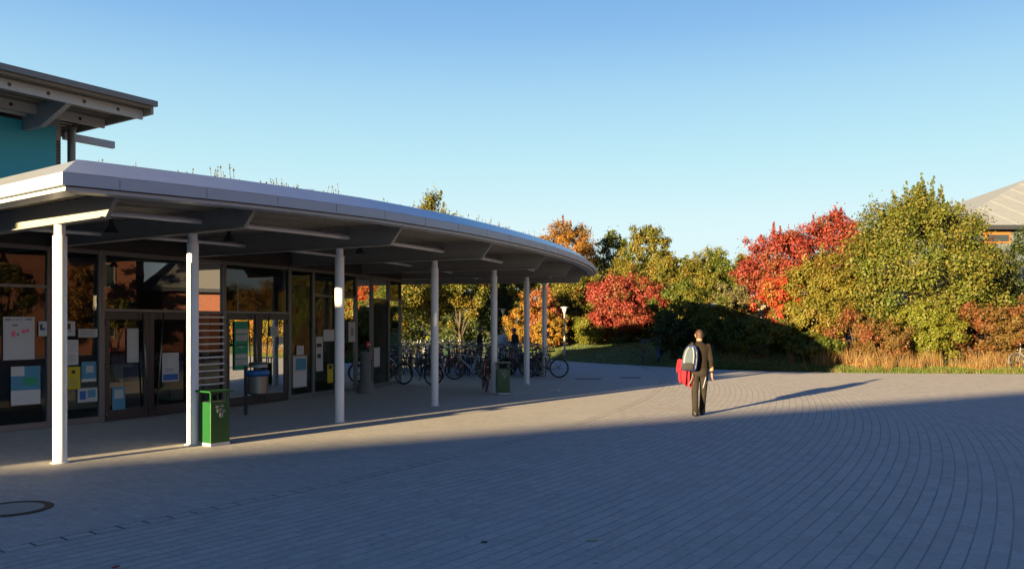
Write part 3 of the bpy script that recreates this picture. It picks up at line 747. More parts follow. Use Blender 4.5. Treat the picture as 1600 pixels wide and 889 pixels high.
# ------------------------------------------------------------------ far buildings
def hip_house(name, label, x0, y0, W, D_, ez, rz_, wallm, roofm):
    b = empty(name, (x0, y0, 0), label, 'building')
    mb = MB(); mb.prism([(.6, .6, 0), (W-.6, .6, 0), (W-.6, D_-.6, 0), (.6, D_-.6, 0)], (0, 0, ez)); mb.build('wall', wallm, b)
    mb = MB(); h2 = D_/2
    mb.add([(0, 0, ez), (W, 0, ez), (W, D_, ez), (0, D_, ez), (h2, h2, rz_), (W-h2, h2, rz_)], [(0, 1, 5, 4), (1, 2, 5), (2, 3, 4, 5), (3, 0, 4), (0, 3, 2, 1)])
    rf = mb.build('roof', roofm, b)
    mb = MB(); mb.box((W/2, -.03, ez-.12), (W+.1, .08, .24)); mb.box((-.03, D_/2, ez-.12), (.08, D_, .24)); mb.build('fascia', M['dframe'], b)
    for i in range(int(W/1.6)):
        x = .8+i*1.6; t = min(x, W-x, h2); 
        mb = MB(); mb.bar((x, .0, ez+.02), (x, t, ez+(rz_-ez)*t/h2+.01), .012, .02); mb.build('roof_seam', roofm, rf)
    return b
hs = hip_house('grey_roofed_house', 'large house with grey hipped roof and orange window at the right edge', 24.4, 46.5, 30, 24, 7.4, 12.1, mat('shaded_render', (.07, .085, .115), .9), M['roofgrey'])  # bluish shade on the pale wall is put into its colour
for i in range(4):
    x = 3.1+i*2.6
    mb = MB(); mb.box((x, .57, 6.75), (1.5, .12, .62)); w = mb.build('window', mat('orange_wood', (.20, .07, .015), .6), hs)
    mb = MB(); mb.box((x, .50, 6.72), (1.25, .03, .38)); mb.build('pane', M['win'], w)
hip_house('grey_roofed_pavilion', 'low grey roofed pavilion across the square mirrored in the door glazing', 31, 22.0, 11, 9, 4.2, 8.6, M['rbrick'], mat('dark_grey_roof', (.07, .07, .07), .7))
sh = hip_house('garden_pavilion', 'small pale roofed pavilion half hidden behind the hedge under the red tree', 12.7, 46.5, 5.4, 4.6, 3.35, 4.45, M['render'], mat('pale_metal_roof', (.20, .20, .21), .5))

# ------------------------------------------------------------------ trees and bushes
rngN = np.random.default_rng(11)
def leaves_mesh(name, P, Nn, S_, m, parent, aspect=.62):
    n = len(P)
    rv = rngN.normal(size=(n, 3)); Nn = Nn/np.maximum(np.linalg.norm(Nn, axis=1, keepdims=True), 1e-6)
    t = np.cross(rv, Nn); t /= np.maximum(np.linalg.norm(t, axis=1, keepdims=True), 1e-6); b = np.cross(Nn, t)
    L = S_[:, None]*.5; W = L*aspect
    v = np.stack([P-t*L, P+b*W+Nn*L*.18-t*L*.1, P+t*L, P-b*W+Nn*L*.18-t*L*.1], 1).reshape(-1, 3)
    me = bpy.data.meshes.new(name)
    me.vertices.add(4*n); me.vertices.foreach_set('co', v.astype(np.float32).ravel())
    me.loops.add(4*n); me.loops.foreach_set('vertex_index', np.arange(4*n, dtype=np.int32))
    me.polygons.add(n); me.polygons.foreach_set('loop_start', np.arange(0, 4*n, 4, dtype=np.int32))
    try: me.polygons.foreach_set('loop_total', np.full(n, 4, dtype=np.int32))
    except Exception: pass
    me.materials.append(m); me.update(calc_edges=True); me.validate()
    o = bpy.data.objects.new(name, me); col.objects.link(o); o.parent = parent
    return o

def plant(kind, label, x, Y, z_top, half_w, m, z_bot=0.0, leaf=.15, dens=1.0, depth=None, group=None, spikes=0, seed=0, gaps=0.0, trunk=True, cat=None, lean=0.0, top_pow=1.0, narrow=.22, trunk_mat=None, ncl=None):
    """tapered trunk with limbs and a crown of leaf clumps. x, Y: foot; z_top: height of the crown's top above the square"""
    global rngN
    rngN = np.random.default_rng(seed*77+5)
    z0 = max(0.0, float(bank(np.array(float(x)), np.array(float(Y)))))-.03
    root = empty(kind, (x, Y, z0), label, cat or ('tree' if 'tree' in kind else 'bush'), group)
    H = z_top-z0; zb = max(z_bot-z0, .05)
    ry = depth or half_w*.85; rz = (H-zb)/2; cz = zb+rz
    ctr = np.array([lean, 0, cz]); rad = np.array([half_w, ry, rz])
    n_cl = int((ncl or int(34+16*half_w))*1.7)
    # clump centres: irregular, more of them near the surface
    d = rngN.normal(size=(n_cl, 3)); d /= np.linalg.norm(d, axis=1, keepdims=True)
    ph = rngN.uniform(0, 6.28, 4)
    lump = 1+.16*np.sin(3*np.arctan2(d[:, 0], d[:, 1])+ph[0])*np.cos(2*d[:, 2]+ph[1])+.12*np.sin(5*d[:, 0]+4*d[:, 2]+ph[2])
    rr = rngN.uniform(.28, 1, n_cl)**.45*.95*lump
    cc = d*rr[:, None]
    # narrower towards the top
    zt = np.clip(cc[:, 2], 0, 1); cc[:, :2] *= (1-narrow*zt**top_pow)[:, None]
    C_ = ctr+cc*rad
    leaf = leaf*.66
    cr_ = rngN.uniform(.10, .25, n_cl)*(half_w*ry*rz)**(1/3)
    area = 4*math.pi*((half_w*ry)**1.6/3+2*(half_w*rz)**1.6/3)**(1/1.6)
    n = int(area*dens*2.6/(leaf*leaf*.31)*.55)
    n = min(n, 85000)
    w = cr_**2; w /= w.sum(); idx = rngN.choice(n_cl, n, p=w)
    q = rngN.normal(size=(n, 3)); q /= np.linalg.norm(q, axis=1, keepdims=True)
    q *= (rngN.uniform(.1, 1, n)**.5)[:, None]*np.array([1, 1, .8])
    P = C_[idx]+q*cr_[idx][:, None]*(1+.25*rngN.normal(size=n)[:, None])
    Nn = q*.7+(P-ctr)/rad*.45+rngN.normal(size=(n, 3))*.55+np.array([0, 0, .25])
    if spikes:
        for _ in range(spikes):
            a = rngN.uniform(0, 6.28); r0 = rngN.uniform(0, .8)
            base = ctr+np.array([half_w*.62*r0*math.cos(a), ry*.62*r0*math.sin(a), rz*(.80-.35*r0)])
            ln = rngN.uniform(.7, 1.5)*(1.3-.5*r0)*rz*.30
            k = int(130*dens); tt = rngN.uniform(0, 1, k)
            dr = np.array([rngN.normal()*.16, rngN.normal()*.16, 1])
            pp = base+tt[:, None]*dr*ln+rngN.normal(size=(k, 3))*(.20*(1.12-tt))[:, None]*rz*.22
            P = np.concatenate([P, pp]); Nn = np.concatenate([Nn, rngN.normal(size=(k, 3))+np.array([0, 0, .4])])
    k = int(len(P)*.05)                                   # loose outer leaves on twig ends
    d2 = rngN.normal(size=(k, 3)); d2 /= np.linalg.norm(d2, axis=1, keepdims=True); src = P[rngN.integers(0, n, k)]
    P = np.concatenate([P, src+(src-ctr)*rngN.uniform(.02, .16, k)[:, None]+d2*.12]); Nn = np.concatenate([Nn, d2])
    keep = P[:, 2] > .03; P = P[keep]; Nn = Nn[keep]
    S_ = leaf*rngN.uniform(.5, 1.55, len(P))
    leaves_mesh('crown', P, Nn, S_, m, root)
    mb = MB(); r0 = max(.035, H*.014)
    if trunk is True or trunk == 'stem':
        top = ctr+np.array([0, 0, rz*.45])
        pts = [(0, 0, -.1), (lean*.2+.03*H*rngN.normal()*.3, 0, H*.25), (lean*.7, .03*H*rngN.normal()*.3, H*.5), tuple(top)]
        mb.tube(pts, [r0*1.25, r0, r0*.65, r0*.22], 9)
        o1 = mb.build('trunk', trunk_mat or M['bark'], root, smooth=True)
        order = np.argsort(-cr_)[:9]
        for i in order:
            c = C_[i]; s_ = .18+.45*rngN.random(); st = np.array([lean*s_, 0, H*s_*.7])
            mid = (st+c)/2+np.array([0, 0, -.06*H*rngN.random()])
            lb = MB().tube([tuple(st), tuple(mid), tuple(c)], [r0*.5, r0*.32, r0*.1], 6)
            lb.build('limb', trunk_mat or M['bark'], o1, smooth=True)
    else:
        # a bush: several stems from the foot
        st = None
        for i in np.argsort(-cr_)[:7]:
            c = C_[i]; a = np.array([rngN.normal()*.12*half_w, rngN.normal()*.12*half_w, -.05])
            lb = MB().tube([tuple(a), tuple((a+c)/2+np.array([0, 0, .1])), tuple(c)], [r0*.7, r0*.45, r0*.15], 6)
            lb.build('stem', trunk_mat or M['bark'], root, smooth=True)
    return root

LF = {}
LF['red'] = leafmat('scarlet_leaves', [(.13, .013, .012), (.21, .026, .022), (.27, .050, .038), (.18, .034, .020), (.085, .028, .014)], (.11, .052, .015), trans=.3)
LF['redgreen'] = leafmat('crimson_mixed_leaves', [(.22, .012, .014), (.34, .022, .016), (.28, .05, .015), (.16, .10, .02)], (.12, .12, .018))
LF['olive'] = leafmat('olive_leaves', [(0.043, 0.053, 0.007), (0.075, 0.080, 0.010), (0.119, 0.111, 0.014), (0.079, 0.082, 0.012)], (0.158, 0.107, 0.014))
LF['olive2'] = leafmat('yellow_olive_leaves', [(0.062, 0.066, 0.009), (0.108, 0.098, 0.012), (0.155, 0.133, 0.016), (0.092, 0.078, 0.014)], (0.147, 0.078, 0.014))
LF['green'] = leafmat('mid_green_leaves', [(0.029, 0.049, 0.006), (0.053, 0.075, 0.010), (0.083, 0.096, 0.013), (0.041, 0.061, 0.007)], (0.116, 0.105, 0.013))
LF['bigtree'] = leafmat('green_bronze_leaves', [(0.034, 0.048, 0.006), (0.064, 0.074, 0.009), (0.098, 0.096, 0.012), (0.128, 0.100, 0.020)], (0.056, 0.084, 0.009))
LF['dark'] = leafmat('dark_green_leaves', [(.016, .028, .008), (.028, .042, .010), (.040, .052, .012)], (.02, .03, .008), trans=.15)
LF['gold'] = leafmat('golden_leaves', [(0.177, 0.090, 0.013), (0.248, 0.116, 0.014), (0.207, 0.074, 0.013), (0.118, 0.063, 0.013)], (0.089, 0.063, 0.013), trans=.35)
LF['yellow'] = leafmat('yellow_leaves', [(0.167, 0.115, 0.014), (0.251, 0.154, 0.016), (0.209, 0.096, 0.014), (0.111, 0.090, 0.014)], (0.237, 0.058, 0.014), trans=.35)
LF['brown'] = leafmat('russet_leaves', [(0.070, 0.041, 0.014), (0.118, 0.058, 0.016), (0.105, 0.068, 0.016), (0.070, 0.054, 0.013)], (0.139, 0.041, 0.018))
LF['lime'] = leafmat('lime_green_leaves', [(0.081, 0.109, 0.010), (0.121, 0.134, 0.013), (0.097, 0.092, 0.013)], (0.129, 0.109, 0.015), trans=.35)
LF['greygreen'] = leafmat('grey_green_leaves', [(0.061, 0.064, 0.028), (0.098, 0.096, 0.040), (0.131, 0.112, 0.048), (0.066, 0.064, 0.024)], (0.107, 0.080, 0.024))
LF['crim'] = leafmat('wine_red_leaves', [(.16, .03, .02), (.22, .05, .025), (.24, .09, .03), (.12, .05, .02)], (.22, .12, .025))

def px_plant(kind, label, px0, px1, ptop, Y, m, pbot=None, **k):
    x = ((px0+px1)/2-800)/F*Y; hw = (px1-px0)/2/F*Y*1.12
    zt = HC+(HZ-ptop)/F*Y; zb = 0 if pbot is None else HC+(HZ-pbot)/F*Y
    return plant(kind, label, x, Y, zt, hw, LF[m], z_bot=zb, **k)

GB = 'trees behind the bicycles'; GH = 'bushes of the planted bank'; GT = 'trees standing above the hedge'
sd_ = 0
specs = [
 # kind, label, px0, px1, ptop, Y, palette, extra
 ('leafy_tree', 'tall olive green tree whose top shows above the middle of the canopy roof', 622, 735, 314, 50, 'olive', dict(pbot=512, leaf=.2, group=GB, spikes=3, narrow=0)),
 ('leafy_tree', 'broad olive tree behind the bicycles next to the pavilion end', 560, 672, 362, 48, 'olive', dict(pbot=508, leaf=.19, group=GB)),
 ('leafy_tree', 'olive tree with thin pale stem behind the bicycles right of the fourth column', 672, 768, 385, 50, 'olive', dict(pbot=500, leaf=.19, group=GB)),
 ('dark_tree', 'very dark green tree behind the left lamp and the two standing people', 735, 812, 385, 57, 'dark', dict(leaf=.2, group=GB, dens=1.3)),  # dark foliage; the shade lying over it is also put into the leaf colour
 ('dark_tree', 'dark tree filling the gap left of the fifth column', 660, 768, 365, 60, 'dark', dict(leaf=.22, group=GB)),
 ('dark_tree', 'dark tree far behind the bicycles beside the pavilion end', 560, 680, 352, 60, 'dark', dict(leaf=.22, group=GB)),
 ('leafy_tree', 'yellow green slender tree between the dark trees and the sixth column', 792, 836, 400, 54, 'olive2', dict(leaf=.17, group=GB, pbot=480)),
 ('autumn_bush', 'wine red and orange bush seen between the last two columns', 822, 876, 440, 50, 'crim', dict(leaf=.15, group=GH)),
 ('autumn_bush', 'yellow orange bush at the foot of the sixth column', 788, 858, 465, 51, 'yellow', dict(leaf=.15, group=GH)),
 ('autumn_bush', 'golden yellow bush directly behind the sunlit lamp', 846, 918, 436, 53, 'olive2', dict(leaf=.15, group=GH)),
 ('autumn_bush', 'low bright orange bush left of the sunlit lamp', 834, 888, 488, 49, 'yellow', dict(leaf=.14, group=GH)),
 ('golden_tree', 'golden orange tree rising behind the tip of the canopy', 838, 932, 344, 66, 'gold', dict(leaf=.22, group=GT, spikes=6, pbot=440, dens=.8)),
 ('dark_tree', 'dark green tree between the golden tree and the round brown green one', 925, 992, 364, 70, 'green', dict(leaf=.24, group=GT, pbot=440, spikes=2)),
 ('leafy_tree', 'round brown green tree standing highest above the hedge centre', 978, 1046, 352, 68, 'olive', dict(leaf=.24, group=GT, pbot=430)),
 ('hedge_bush', 'large olive bush below the canopy tip left of the red bush', 862, 962, 412, 54, 'olive', dict(leaf=.16, group=GH)),
 ('hedge_bush', 'yellow olive bush above and behind the scarlet round bush', 930, 1022, 398, 56, 'olive2', dict(leaf=.16, group=GH)),
 ('hedge_bush', 'olive bush with brown top right behind the scarlet round bush', 1000, 1072, 402, 52, 'olive2', dict(leaf=.16, group=GH)),
 ('hedge_bush', 'sunlit olive bush on the skyline above the shaded hedge', 1052, 1122, 396, 45.5, 'olive', dict(leaf=.16, group=GH, spikes=1)),
 ('hedge_bush', 'peaked green bush on the skyline left of the red tree', 1098, 1158, 386, 46, 'green', dict(leaf=.16, group=GH, spikes=1)),
 ('hedge_bush', 'small bush peeping over the skyline at the left edge of the red tree', 1142, 1180, 385, 50, 'olive', dict(leaf=.17, group=GH)),
 ('scarlet_bush', 'round scarlet bush on the grass bank left of the shadow', 915, 1032, 424, 48, 'red', dict(pbot=529, leaf=.165, dens=1.05, ncl=70)),
 ('hedge_bush', 'lime green low bush at the foot of the scarlet bush', 892, 972, 488, 49, 'lime', dict(leaf=.14, group=GH)),
 ('hedge_bush', 'low yellow green bush right under the scarlet bush', 955, 1036, 498, 48.6, 'lime', dict(leaf=.13, group=GH)),
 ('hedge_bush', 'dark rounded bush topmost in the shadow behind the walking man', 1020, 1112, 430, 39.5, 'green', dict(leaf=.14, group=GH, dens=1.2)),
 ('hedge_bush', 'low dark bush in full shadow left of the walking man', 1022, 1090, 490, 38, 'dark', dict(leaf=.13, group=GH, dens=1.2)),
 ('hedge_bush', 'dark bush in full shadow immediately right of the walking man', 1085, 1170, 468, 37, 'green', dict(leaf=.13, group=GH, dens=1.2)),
 ('hedge_bush', 'grey green bush half in shadow below the pale pavilion roof', 1100, 1185, 440, 40, 'greygreen', dict(leaf=.14, group=GH)),
 ('hedge_bush', 'low dark bush in shadow near the middle of the hedge foot', 1150, 1240, 492, 35.6, 'green', dict(leaf=.12, group=GH, dens=1.2)),
 ('hedge_bush', 'low dark bush at the right end of the hedge shadow', 1225, 1312, 520, 34.6, 'green', dict(leaf=.12, group=GH)),
 ('scarlet_tree', 'scarlet tree with leaning crown in the middle of the hedge', 1152, 1272, 362, 43, 'red', dict(pbot=470, leaf=.16, group='scarlet trees above the hedge', spikes=5, ncl=80)),
 ('scarlet_tree', 'taller scarlet tree tucked against the big green tree', 1236, 1366, 334, 43.5, 'red', dict(pbot=470, leaf=.16, group='scarlet trees above the hedge', spikes=7, ncl=80)),
 ('hedge_bush', 'olive bush with red sprays under the scarlet trees', 1172, 1268, 432, 39.5, 'redgreen', dict(leaf=.14, group=GH)),
 ('hedge_bush', 'tall yellow olive bush between scarlet tree and big green tree', 1222, 1350, 395, 39, 'olive2', dict(leaf=.15, group=GH, spikes=3)),
 ('hedge_bush', 'yellow olive bush in front with its foot in the shadow corner', 1228, 1330, 455, 36.6, 'olive2', dict(leaf=.13, group=GH)),
 ('hedge_bush', 'russet bush with red sprays at the shadow corner of the hedge', 1290, 1385, 484, 35.2, 'brown', dict(leaf=.12, group=GH)),
 ('big_green_tree', 'biggest green tree with upright shoots left of the grey roofed house', 1322, 1560, 312, 38.5, 'bigtree', dict(pbot=560, seed=131, leaf=.165, spikes=60, dens=1.1, ncl=130, narrow=-.05)),
 ('hedge_bush', 'lime bush at the foot of the big green tree', 1385, 1495, 470, 35.2, 'lime', dict(leaf=.13, group=GH)),
 ('hedge_bush', 'small russet bush between shadow corner and lime bush', 1345, 1420, 500, 34.2, 'brown', dict(leaf=.11, group=GH)),
 ('hedge_bush', 'broad russet bush near the right edge of the photo', 1480, 1600, 472, 35.4, 'brown', dict(leaf=.13, group=GH)),
 ('hedge_bush', 'russet olive bush at the very right edge of the photo', 1552, 1680, 468, 36, 'brown', dict(leaf=.13, group=GH)),
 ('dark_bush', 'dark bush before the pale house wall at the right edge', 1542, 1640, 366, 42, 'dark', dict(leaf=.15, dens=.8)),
 ('wine_red_bush', 'thin wine red shrub under the house roof beside the big green tree', 1530, 1572, 362, 43, 'crim', dict(leaf=.13, dens=.45)),
 ('hedge_bush', 'olive bush closing the hedge beyond the right edge', 1660, 1850, 430, 36.5, 'olive2', dict(leaf=.18, group=GH)),
 ('hedge_bush', 'yellow bush beyond the right edge mirrored in the glazing', 1830, 2060, 410, 36.5, 'yellow', dict(leaf=.2, group=GH)),
 ('hedge_bush', 'second olive bush beyond the right edge mirrored in the glazing', 2040, 2400, 400, 35, 'olive', dict(leaf=.22, group=GH)),
]
for i, (k, lb, a, b, t, Y, m_, ex) in enumerate(specs):
    px_plant(k, lb, a, b, t, Y, m_, seed=ex.pop('seed', i+1), trunk=('tree' in k), **ex)
for i, (x_, y_, h_, w_, m_, lb) in enumerate(((26.5, 15.5, 6.5, 1.7, 'gold', 'golden tree before the red building mirrored in the first overlight'), (27.5, 8.0, 5.2, 1.8, 'olive2', 'yellow olive tree before the red building mirrored in the left window'), (25.0, 1.5, 7.0, 2.2, 'green', 'green tree before the red building mirrored in the leftmost pane'), (27.0, 19.6, 3.4, 1.3, 'olive', 'small olive tree by the corner of the red building'))):
    plant('leafy_tree', lb, x_, y_, h_, w_, LF[m_], z_bot=1.6, leaf=.2, seed=400+i, group='trees across the square mirrored in the glazing')
fill = [(872, 950, 402, 'olive2'), (940, 1015, 396, 'green'), (1008, 1078, 396, 'olive'), (1066, 1136, 392, 'olive2'), (1126, 1196, 394, 'olive'), (1180, 1260, 400, 'green'), (1250, 1330, 400, 'olive')]
lbl_ = ['olive bush on the skyline right of the canopy tip', 'green bush on the skyline below the dark tree', 'olive bush on the skyline below the round brown green tree', 'yellow olive bush on the skyline above the walking man', 'olive bush on the skyline behind the pale pavilion roof', 'green bush behind the first scarlet tree', 'olive bush behind the taller scarlet tree']
for i, ((a, b, t, m_), lb) in enumerate(zip(fill, lbl_)):
    px_plant('hedge_bush', lb, a, b, t, 65 if a < 1000 else 49, m_, seed=300+i, leaf=.17, group=GH, trunk=False)
# thin pale young stems seen under the crowns
# far wood closing the view behind the hedge
rngN = np.random.default_rng(99)
n = 26000
fx = rngN.uniform(-18, 44, n); fy = rngN.uniform(78, 84, n); fz = rngN.uniform(0, 1, n)**.7*(7.3+.6*np.sin(fx*.5)+.5*np.sin(fx*1.3)+.3*np.sin(fx*3.1))
P = np.stack([fx, fy, fz], 1)
o = leaves_mesh('far_wood', P, rngN.normal(size=(n, 3))+np.array([0, -.5, .3]), rngN.uniform(.35, .65, n), LF['green'], None)
tag(o, 'dark far wood closing the view low behind hedge and bicycles', 'wood', kind='stuff')

# ------------------------------------------------------------------ grass and leaf litter on the verge
def blades(name, n, sampler, hrange, wdt, m, label, seed, lean=.35):
    r_ = np.random.default_rng(seed); xy = sampler(r_, n); z = bank(xy[:, 0], xy[:, 1])
    k = len(xy); h = r_.uniform(*hrange, k); a = r_.uniform(0, 6.28, k); w = wdt*r_.uniform(.6, 1.4, k)
    b = np.stack([xy[:, 0], xy[:, 1], z-.01], 1); u = np.stack([np.cos(a), np.sin(a), 0*a], 1)*w[:, None]
    tip = b+np.stack([r_.normal(size=k)*lean*h, r_.normal(size=k)*lean*h, h], 1)
    v = np.stack([b-u, b+u, tip], 1).reshape(-1, 3)
    me = bpy.data.meshes.new(name); me.vertices.add(3*k); me.vertices.foreach_set('co', v.astype(np.float32).ravel())
    me.loops.add(3*k); me.loops.foreach_set('vertex_index', np.arange(3*k, dtype=np.int32))
    me.polygons.add(k); me.polygons.foreach_set('loop_start', np.arange(0, 3*k, 3, dtype=np.int32))
    try: me.polygons.foreach_set('loop_total', np.full(k, 3, dtype=np.int32))
    except Exception: pass
    me.materials.append(m); me.update(calc_edges=True); me.validate()
    o = bpy.data.objects.new(name, me); col.objects.link(o); tag(o, label, 'grass', kind='stuff')
def clumps(f):
    def g(r_, n):
        xy = f(r_, n*4); k = np.sin(xy[:, 0]*2.3+1)*np.sin(xy[:, 1]*3.1+xy[:, 0]*.7)+np.sin(xy[:, 0]*5.7)*.5
        return xy[k > .35][:n]
    return g
def sampler(x0, x1, d0, d1):
    def f(r_, n):
        x = r_.uniform(x0, x1, n*3); yb = np.interp(x, E_[:, 0], E_[:, 1]); y = yb+r_.uniform(0, d1*2.2, n*3)
        d = sdist(x, y); ok = (d > d0) & (d < d1); return np.stack([x, y], 1)[ok][:n]
    return f
GR = leafmat('grass_blades', [(.045, .080, .013), (.07, .105, .018), (.11, .12, .026)], (.13, .12, .04), trans=.3)
DG = leafmat('dry_grass_blades', [(.17, .11, .045), (.22, .15, .06), (.15, .08, .03), (.20, .09, .022)], None, trans=.3)
blades('lawn_grass', 42000, sampler(.5, 14, .03, 16), (.04, .12), .013, GR, 'short green grass on the bank below the scarlet bush', 1)
blades('verge_grass', 26000, sampler(8, 24, .03, 1.3), (.06, .2), .012, GR, 'short grass verge along the far pavement edge', 2)
blades('dry_grass', 3800, clumps(sampler(11.5, 23, .3, 2.4)), (.15, .85), .009, DG, 'tall dry straw coloured grass at the foot of the sunlit hedge', 3, lean=.22)
rngN = np.random.default_rng(7)
xy = sampler(9, 24, .1, 2.6)(rngN, 5000); zz = bank(xy[:, 0], xy[:, 1])+.02
LL = leafmat('leaf_litter', [(.22, .12, .04), (.32, .14, .03), (.25, .07, .03), (.30, .20, .06)], None, trans=.1)
o = leaves_mesh('leaf_litter', np.stack([xy[:, 0], xy[:, 1], zz+rngN.uniform(0, .05, len(zz))], 1), rngN.normal(size=(len(zz), 3))*.4+np.array([0, 0, 1]), rngN.uniform(.06, .13, len(zz)), LL, None)
tag(o, 'brown and orange fallen leaves along the hedge foot', 'leaf litter', kind='stuff')

# ------------------------------------------------------------------ bicycles
M['tyre'] = mat('tyre_rubber', (.02, .02, .022), .75, var=.1)
M['rim'] = mat('rim_alloy', (.085, .09, .095), .35, metal=.8, var=.05)
M['chrome'] = mat('chrome_bar', (.16, .165, .17), .2, metal=1.0, var=.03)
M['saddle'] = mat('saddle_vinyl', (.015, .015, .016), .5)
FRM = {k: mat('frame_'+k, c, .3, var=.04, coat=.4) for k, c in dict(black=(.012, .012, .014), blue=(.015, .03, .12), silver=(.26, .27, .29), red=(.16, .012, .012), green=(.01, .07, .035), white=(.55, .56, .56), grey=(.12, .13, .14)).items()}
def ring_pts(c, r, n=30, a0=0, a1=2*math.pi, closed=True):
    k = n if closed else n-1
    return [(c[0]+r*math.cos(a0+(a1-a0)*i/k), c[1], c[2]+r*math.sin(a0+(a1-a0)*i/k)) for i in range(n)]
def make_bike(label, group, frame='black', basket=False, drop=False, ladies=False):
    b = empty('bicycle', (0, 0, 0), label, 'bicycle', group)
    RAx, FAx = (-.50, 0, .335), (.55, 0, .335); BB = (-.06, 0, .285); ST = (-.205, 0, .80); HT = (.325, 0, .90); HB_ = (.365, 0, .72)
    mb = MB(); tr = .0165
    if ladies: top0, top1 = (-.12, 0, .50), (.36, 0, .73)
    else: top0, top1 = (-.19, 0, .75), (.335, 0, .85)
    mb.tube([BB, ST], tr, 8); mb.tube([top0, top1], tr*.9, 8); mb.tube([BB, HB_], tr*1.1, 8); mb.tube([HB_, HT], tr*1.15, 8)
    for sgn in (-1, 1):
        mb.tube([(BB[0], .02*sgn, BB[2]), (RAx[0], .06*sgn, RAx[2])], .010, 6); mb.tube([(-.18, .015*sgn, .72), (RAx[0], .06*sgn, RAx[2])], .008, 6)
    mb.build('frame', FRM[frame], b, smooth=True, autosmooth=50)
    mb = MB()
    mb.tube([HB_, (.385, 0, .70)], .018, 8)
    for sgn in (-1, 1): mb.tube([(.375, .03*sgn, .715), (.42, .05*sgn, .60), (FAx[0], .05*sgn, FAx[2])], [.013, .012, .008], 6)
    mb.build('fork', FRM[frame], b, smooth=True, autosmooth=50)
    for ax in (RAx, FAx):
        mb = MB(); mb.tube(ring_pts(ax, .318), .019, 8, closed=True); w = mb.build('wheel', M['tyre'], b, smooth=True)
        mb = MB(); mb.tube(ring_pts(ax, .292), .011, 6, closed=True); mb.build('rim', M['rim'], w, smooth=True)
        mb = MB(); mb.tube([(ax[0], -.05, ax[2]), (ax[0], .05, ax[2])], .02, 10)
        for k in range(20):
            a = 2*math.pi*k/20; s_ = .025 if k % 2 else -.025
            mb.tube([(ax[0], s_, ax[2]), (ax[0]+.285*math.cos(a), 0, ax[2]+.285*math.sin(a))], .0018, 3, cap=False)
        mb.build('spokes', M['rim'], w)
    for ax, a0, a1 in ((RAx, R(20), R(200)), (FAx, R(-10), R(150))):
        p_ = ring_pts(ax, .355, 16, a0, a1, closed=False); mb = MB()
        for q0, q1 in zip(p_[:-1], p_[1:]): mb.bar(q0, q1, .05, .006, up=(0, 1, 0) if False else (q0[0]-ax[0], 0, q0[2]-ax[2]))
        mb.build('mudguard', FRM[frame], b)
    mb = MB(); mb.tube([(.315, 0, .90), (.295, 0, 1.0), (.33, 0, 1.04)], .014, 8)
    if drop:
        for sgn in (-1, 1): mb.tube([(.33, 0, 1.03), (.34, .2*sgn, 1.03), (.43, .21*sgn, 1.02), (.45, .21*sgn, .94), (.36, .21*sgn, .89), (.30, .21*sgn, .89)], .012, 7)
    else:
        for sgn in (-1, 1): mb.tube([(.33, 0, 1.04), (.35, .10*sgn, 1.055), (.30, .26*sgn, 1.06), (.19, .30*sgn, 1.03)], .012, 7)
    h = mb.build('handlebar', M['chrome'], b, smooth=True)
    for sgn in (-1, 1):
        mb = MB(); mb.tube([(.25, .28*sgn, 1.045), (.13, .315*sgn, 1.012)] if not drop else [(.36, .21*sgn, .89), (.29, .21*sgn, .89)], .017, 8); mb.build('grip', M['saddle'], h, smooth=True)
    mb = MB(); mb.tube([ST, (-.225, 0, .88)], .013, 8)
    mb.build('seatpost', M['chrome'], b, smooth=True)
    mb = MB()
    rows = [(-.36, .075, .935), (-.31, .095, .94), (-.24, .08, .93), (-.16, .035, .925), (-.09, .022, .93), (-.075, .015, .925)]
    vs_, fs = [], []
    for x, w, z in rows: vs_ += [(x, -w, z-.01), (x, -w*.6, z+.012), (x, 0, z+.018), (x, w*.6, z+.012), (x, w, z-.01), (x, w*.7, z-.035), (x, -w*.7, z-.035)]
    n_ = 7
    for i in range(len(rows)-1):
        for k in range(n_): fs.append((i*n_+k, i*n_+(k+1) % n_, (i+1)*n_+(k+1) % n_, (i+1)*n_+k))
    fs += [tuple(range(n_)), tuple(range((len(rows)-1)*n_, len(rows)*n_))]
    mb.add(vs_, fs); mb.build('saddle', M['saddle'], b, smooth=True)
    mb = MB(); mb.tube(ring_pts((BB[0], -.05, BB[2]), .085, 20), .006, 5, closed=True); mb.tube([(BB[0], -.07, BB[2]), (BB[0], .07, BB[2])], .02, 8)
    mb.tube([(BB[0], -.065, BB[2]), (BB[0]+.12, -.075, BB[2]-.12)], .010, 6); mb.tube([(BB[0], .065, BB[2]), (BB[0]-.12, .075, BB[2]+.12)], .010, 6)
    mb.box((BB[0]+.125, -.12, BB[2]-.125), (.09, .08, .02)); mb.box((BB[0]-.125, .12, BB[2]+.125), (.09, .08, .02))
    mb.bar((BB[0], -.05, BB[2]+.083), (RAx[0], -.05, RAx[2]+.035), .008, .008); mb.bar((BB[0], -.05, BB[2]-.083), (RAx[0], -.05, RAx[2]-.035), .008, .008)
    mb.build('crankset', M['rim'], b, smooth=False)
    if not drop:
        mb = MB()
        for sgn in (-1, 1): mb.tube([(-.22, .055*sgn, .73), (-.62, .055*sgn, .72), (RAx[0], .07*sgn, RAx[2])], .006, 5)
        for k in range(4): mb.tube([(-.30-.09*k, -.055, .73), (-.30-.09*k, .055, .73)], .005, 5)
        mb.build('rear_rack', M['saddle'], b)
        mb = MB(); mb.tube([(.43, 0, .80), (.50, 0, .80)], [.025, .04], 10); mb.build('headlight', M['chrome'], b, smooth=True)
        mb = MB(); mb.box((-.66, 0, .66), (.02, .06, .04)); mb.build('rear_reflector', FRM['red'], b)
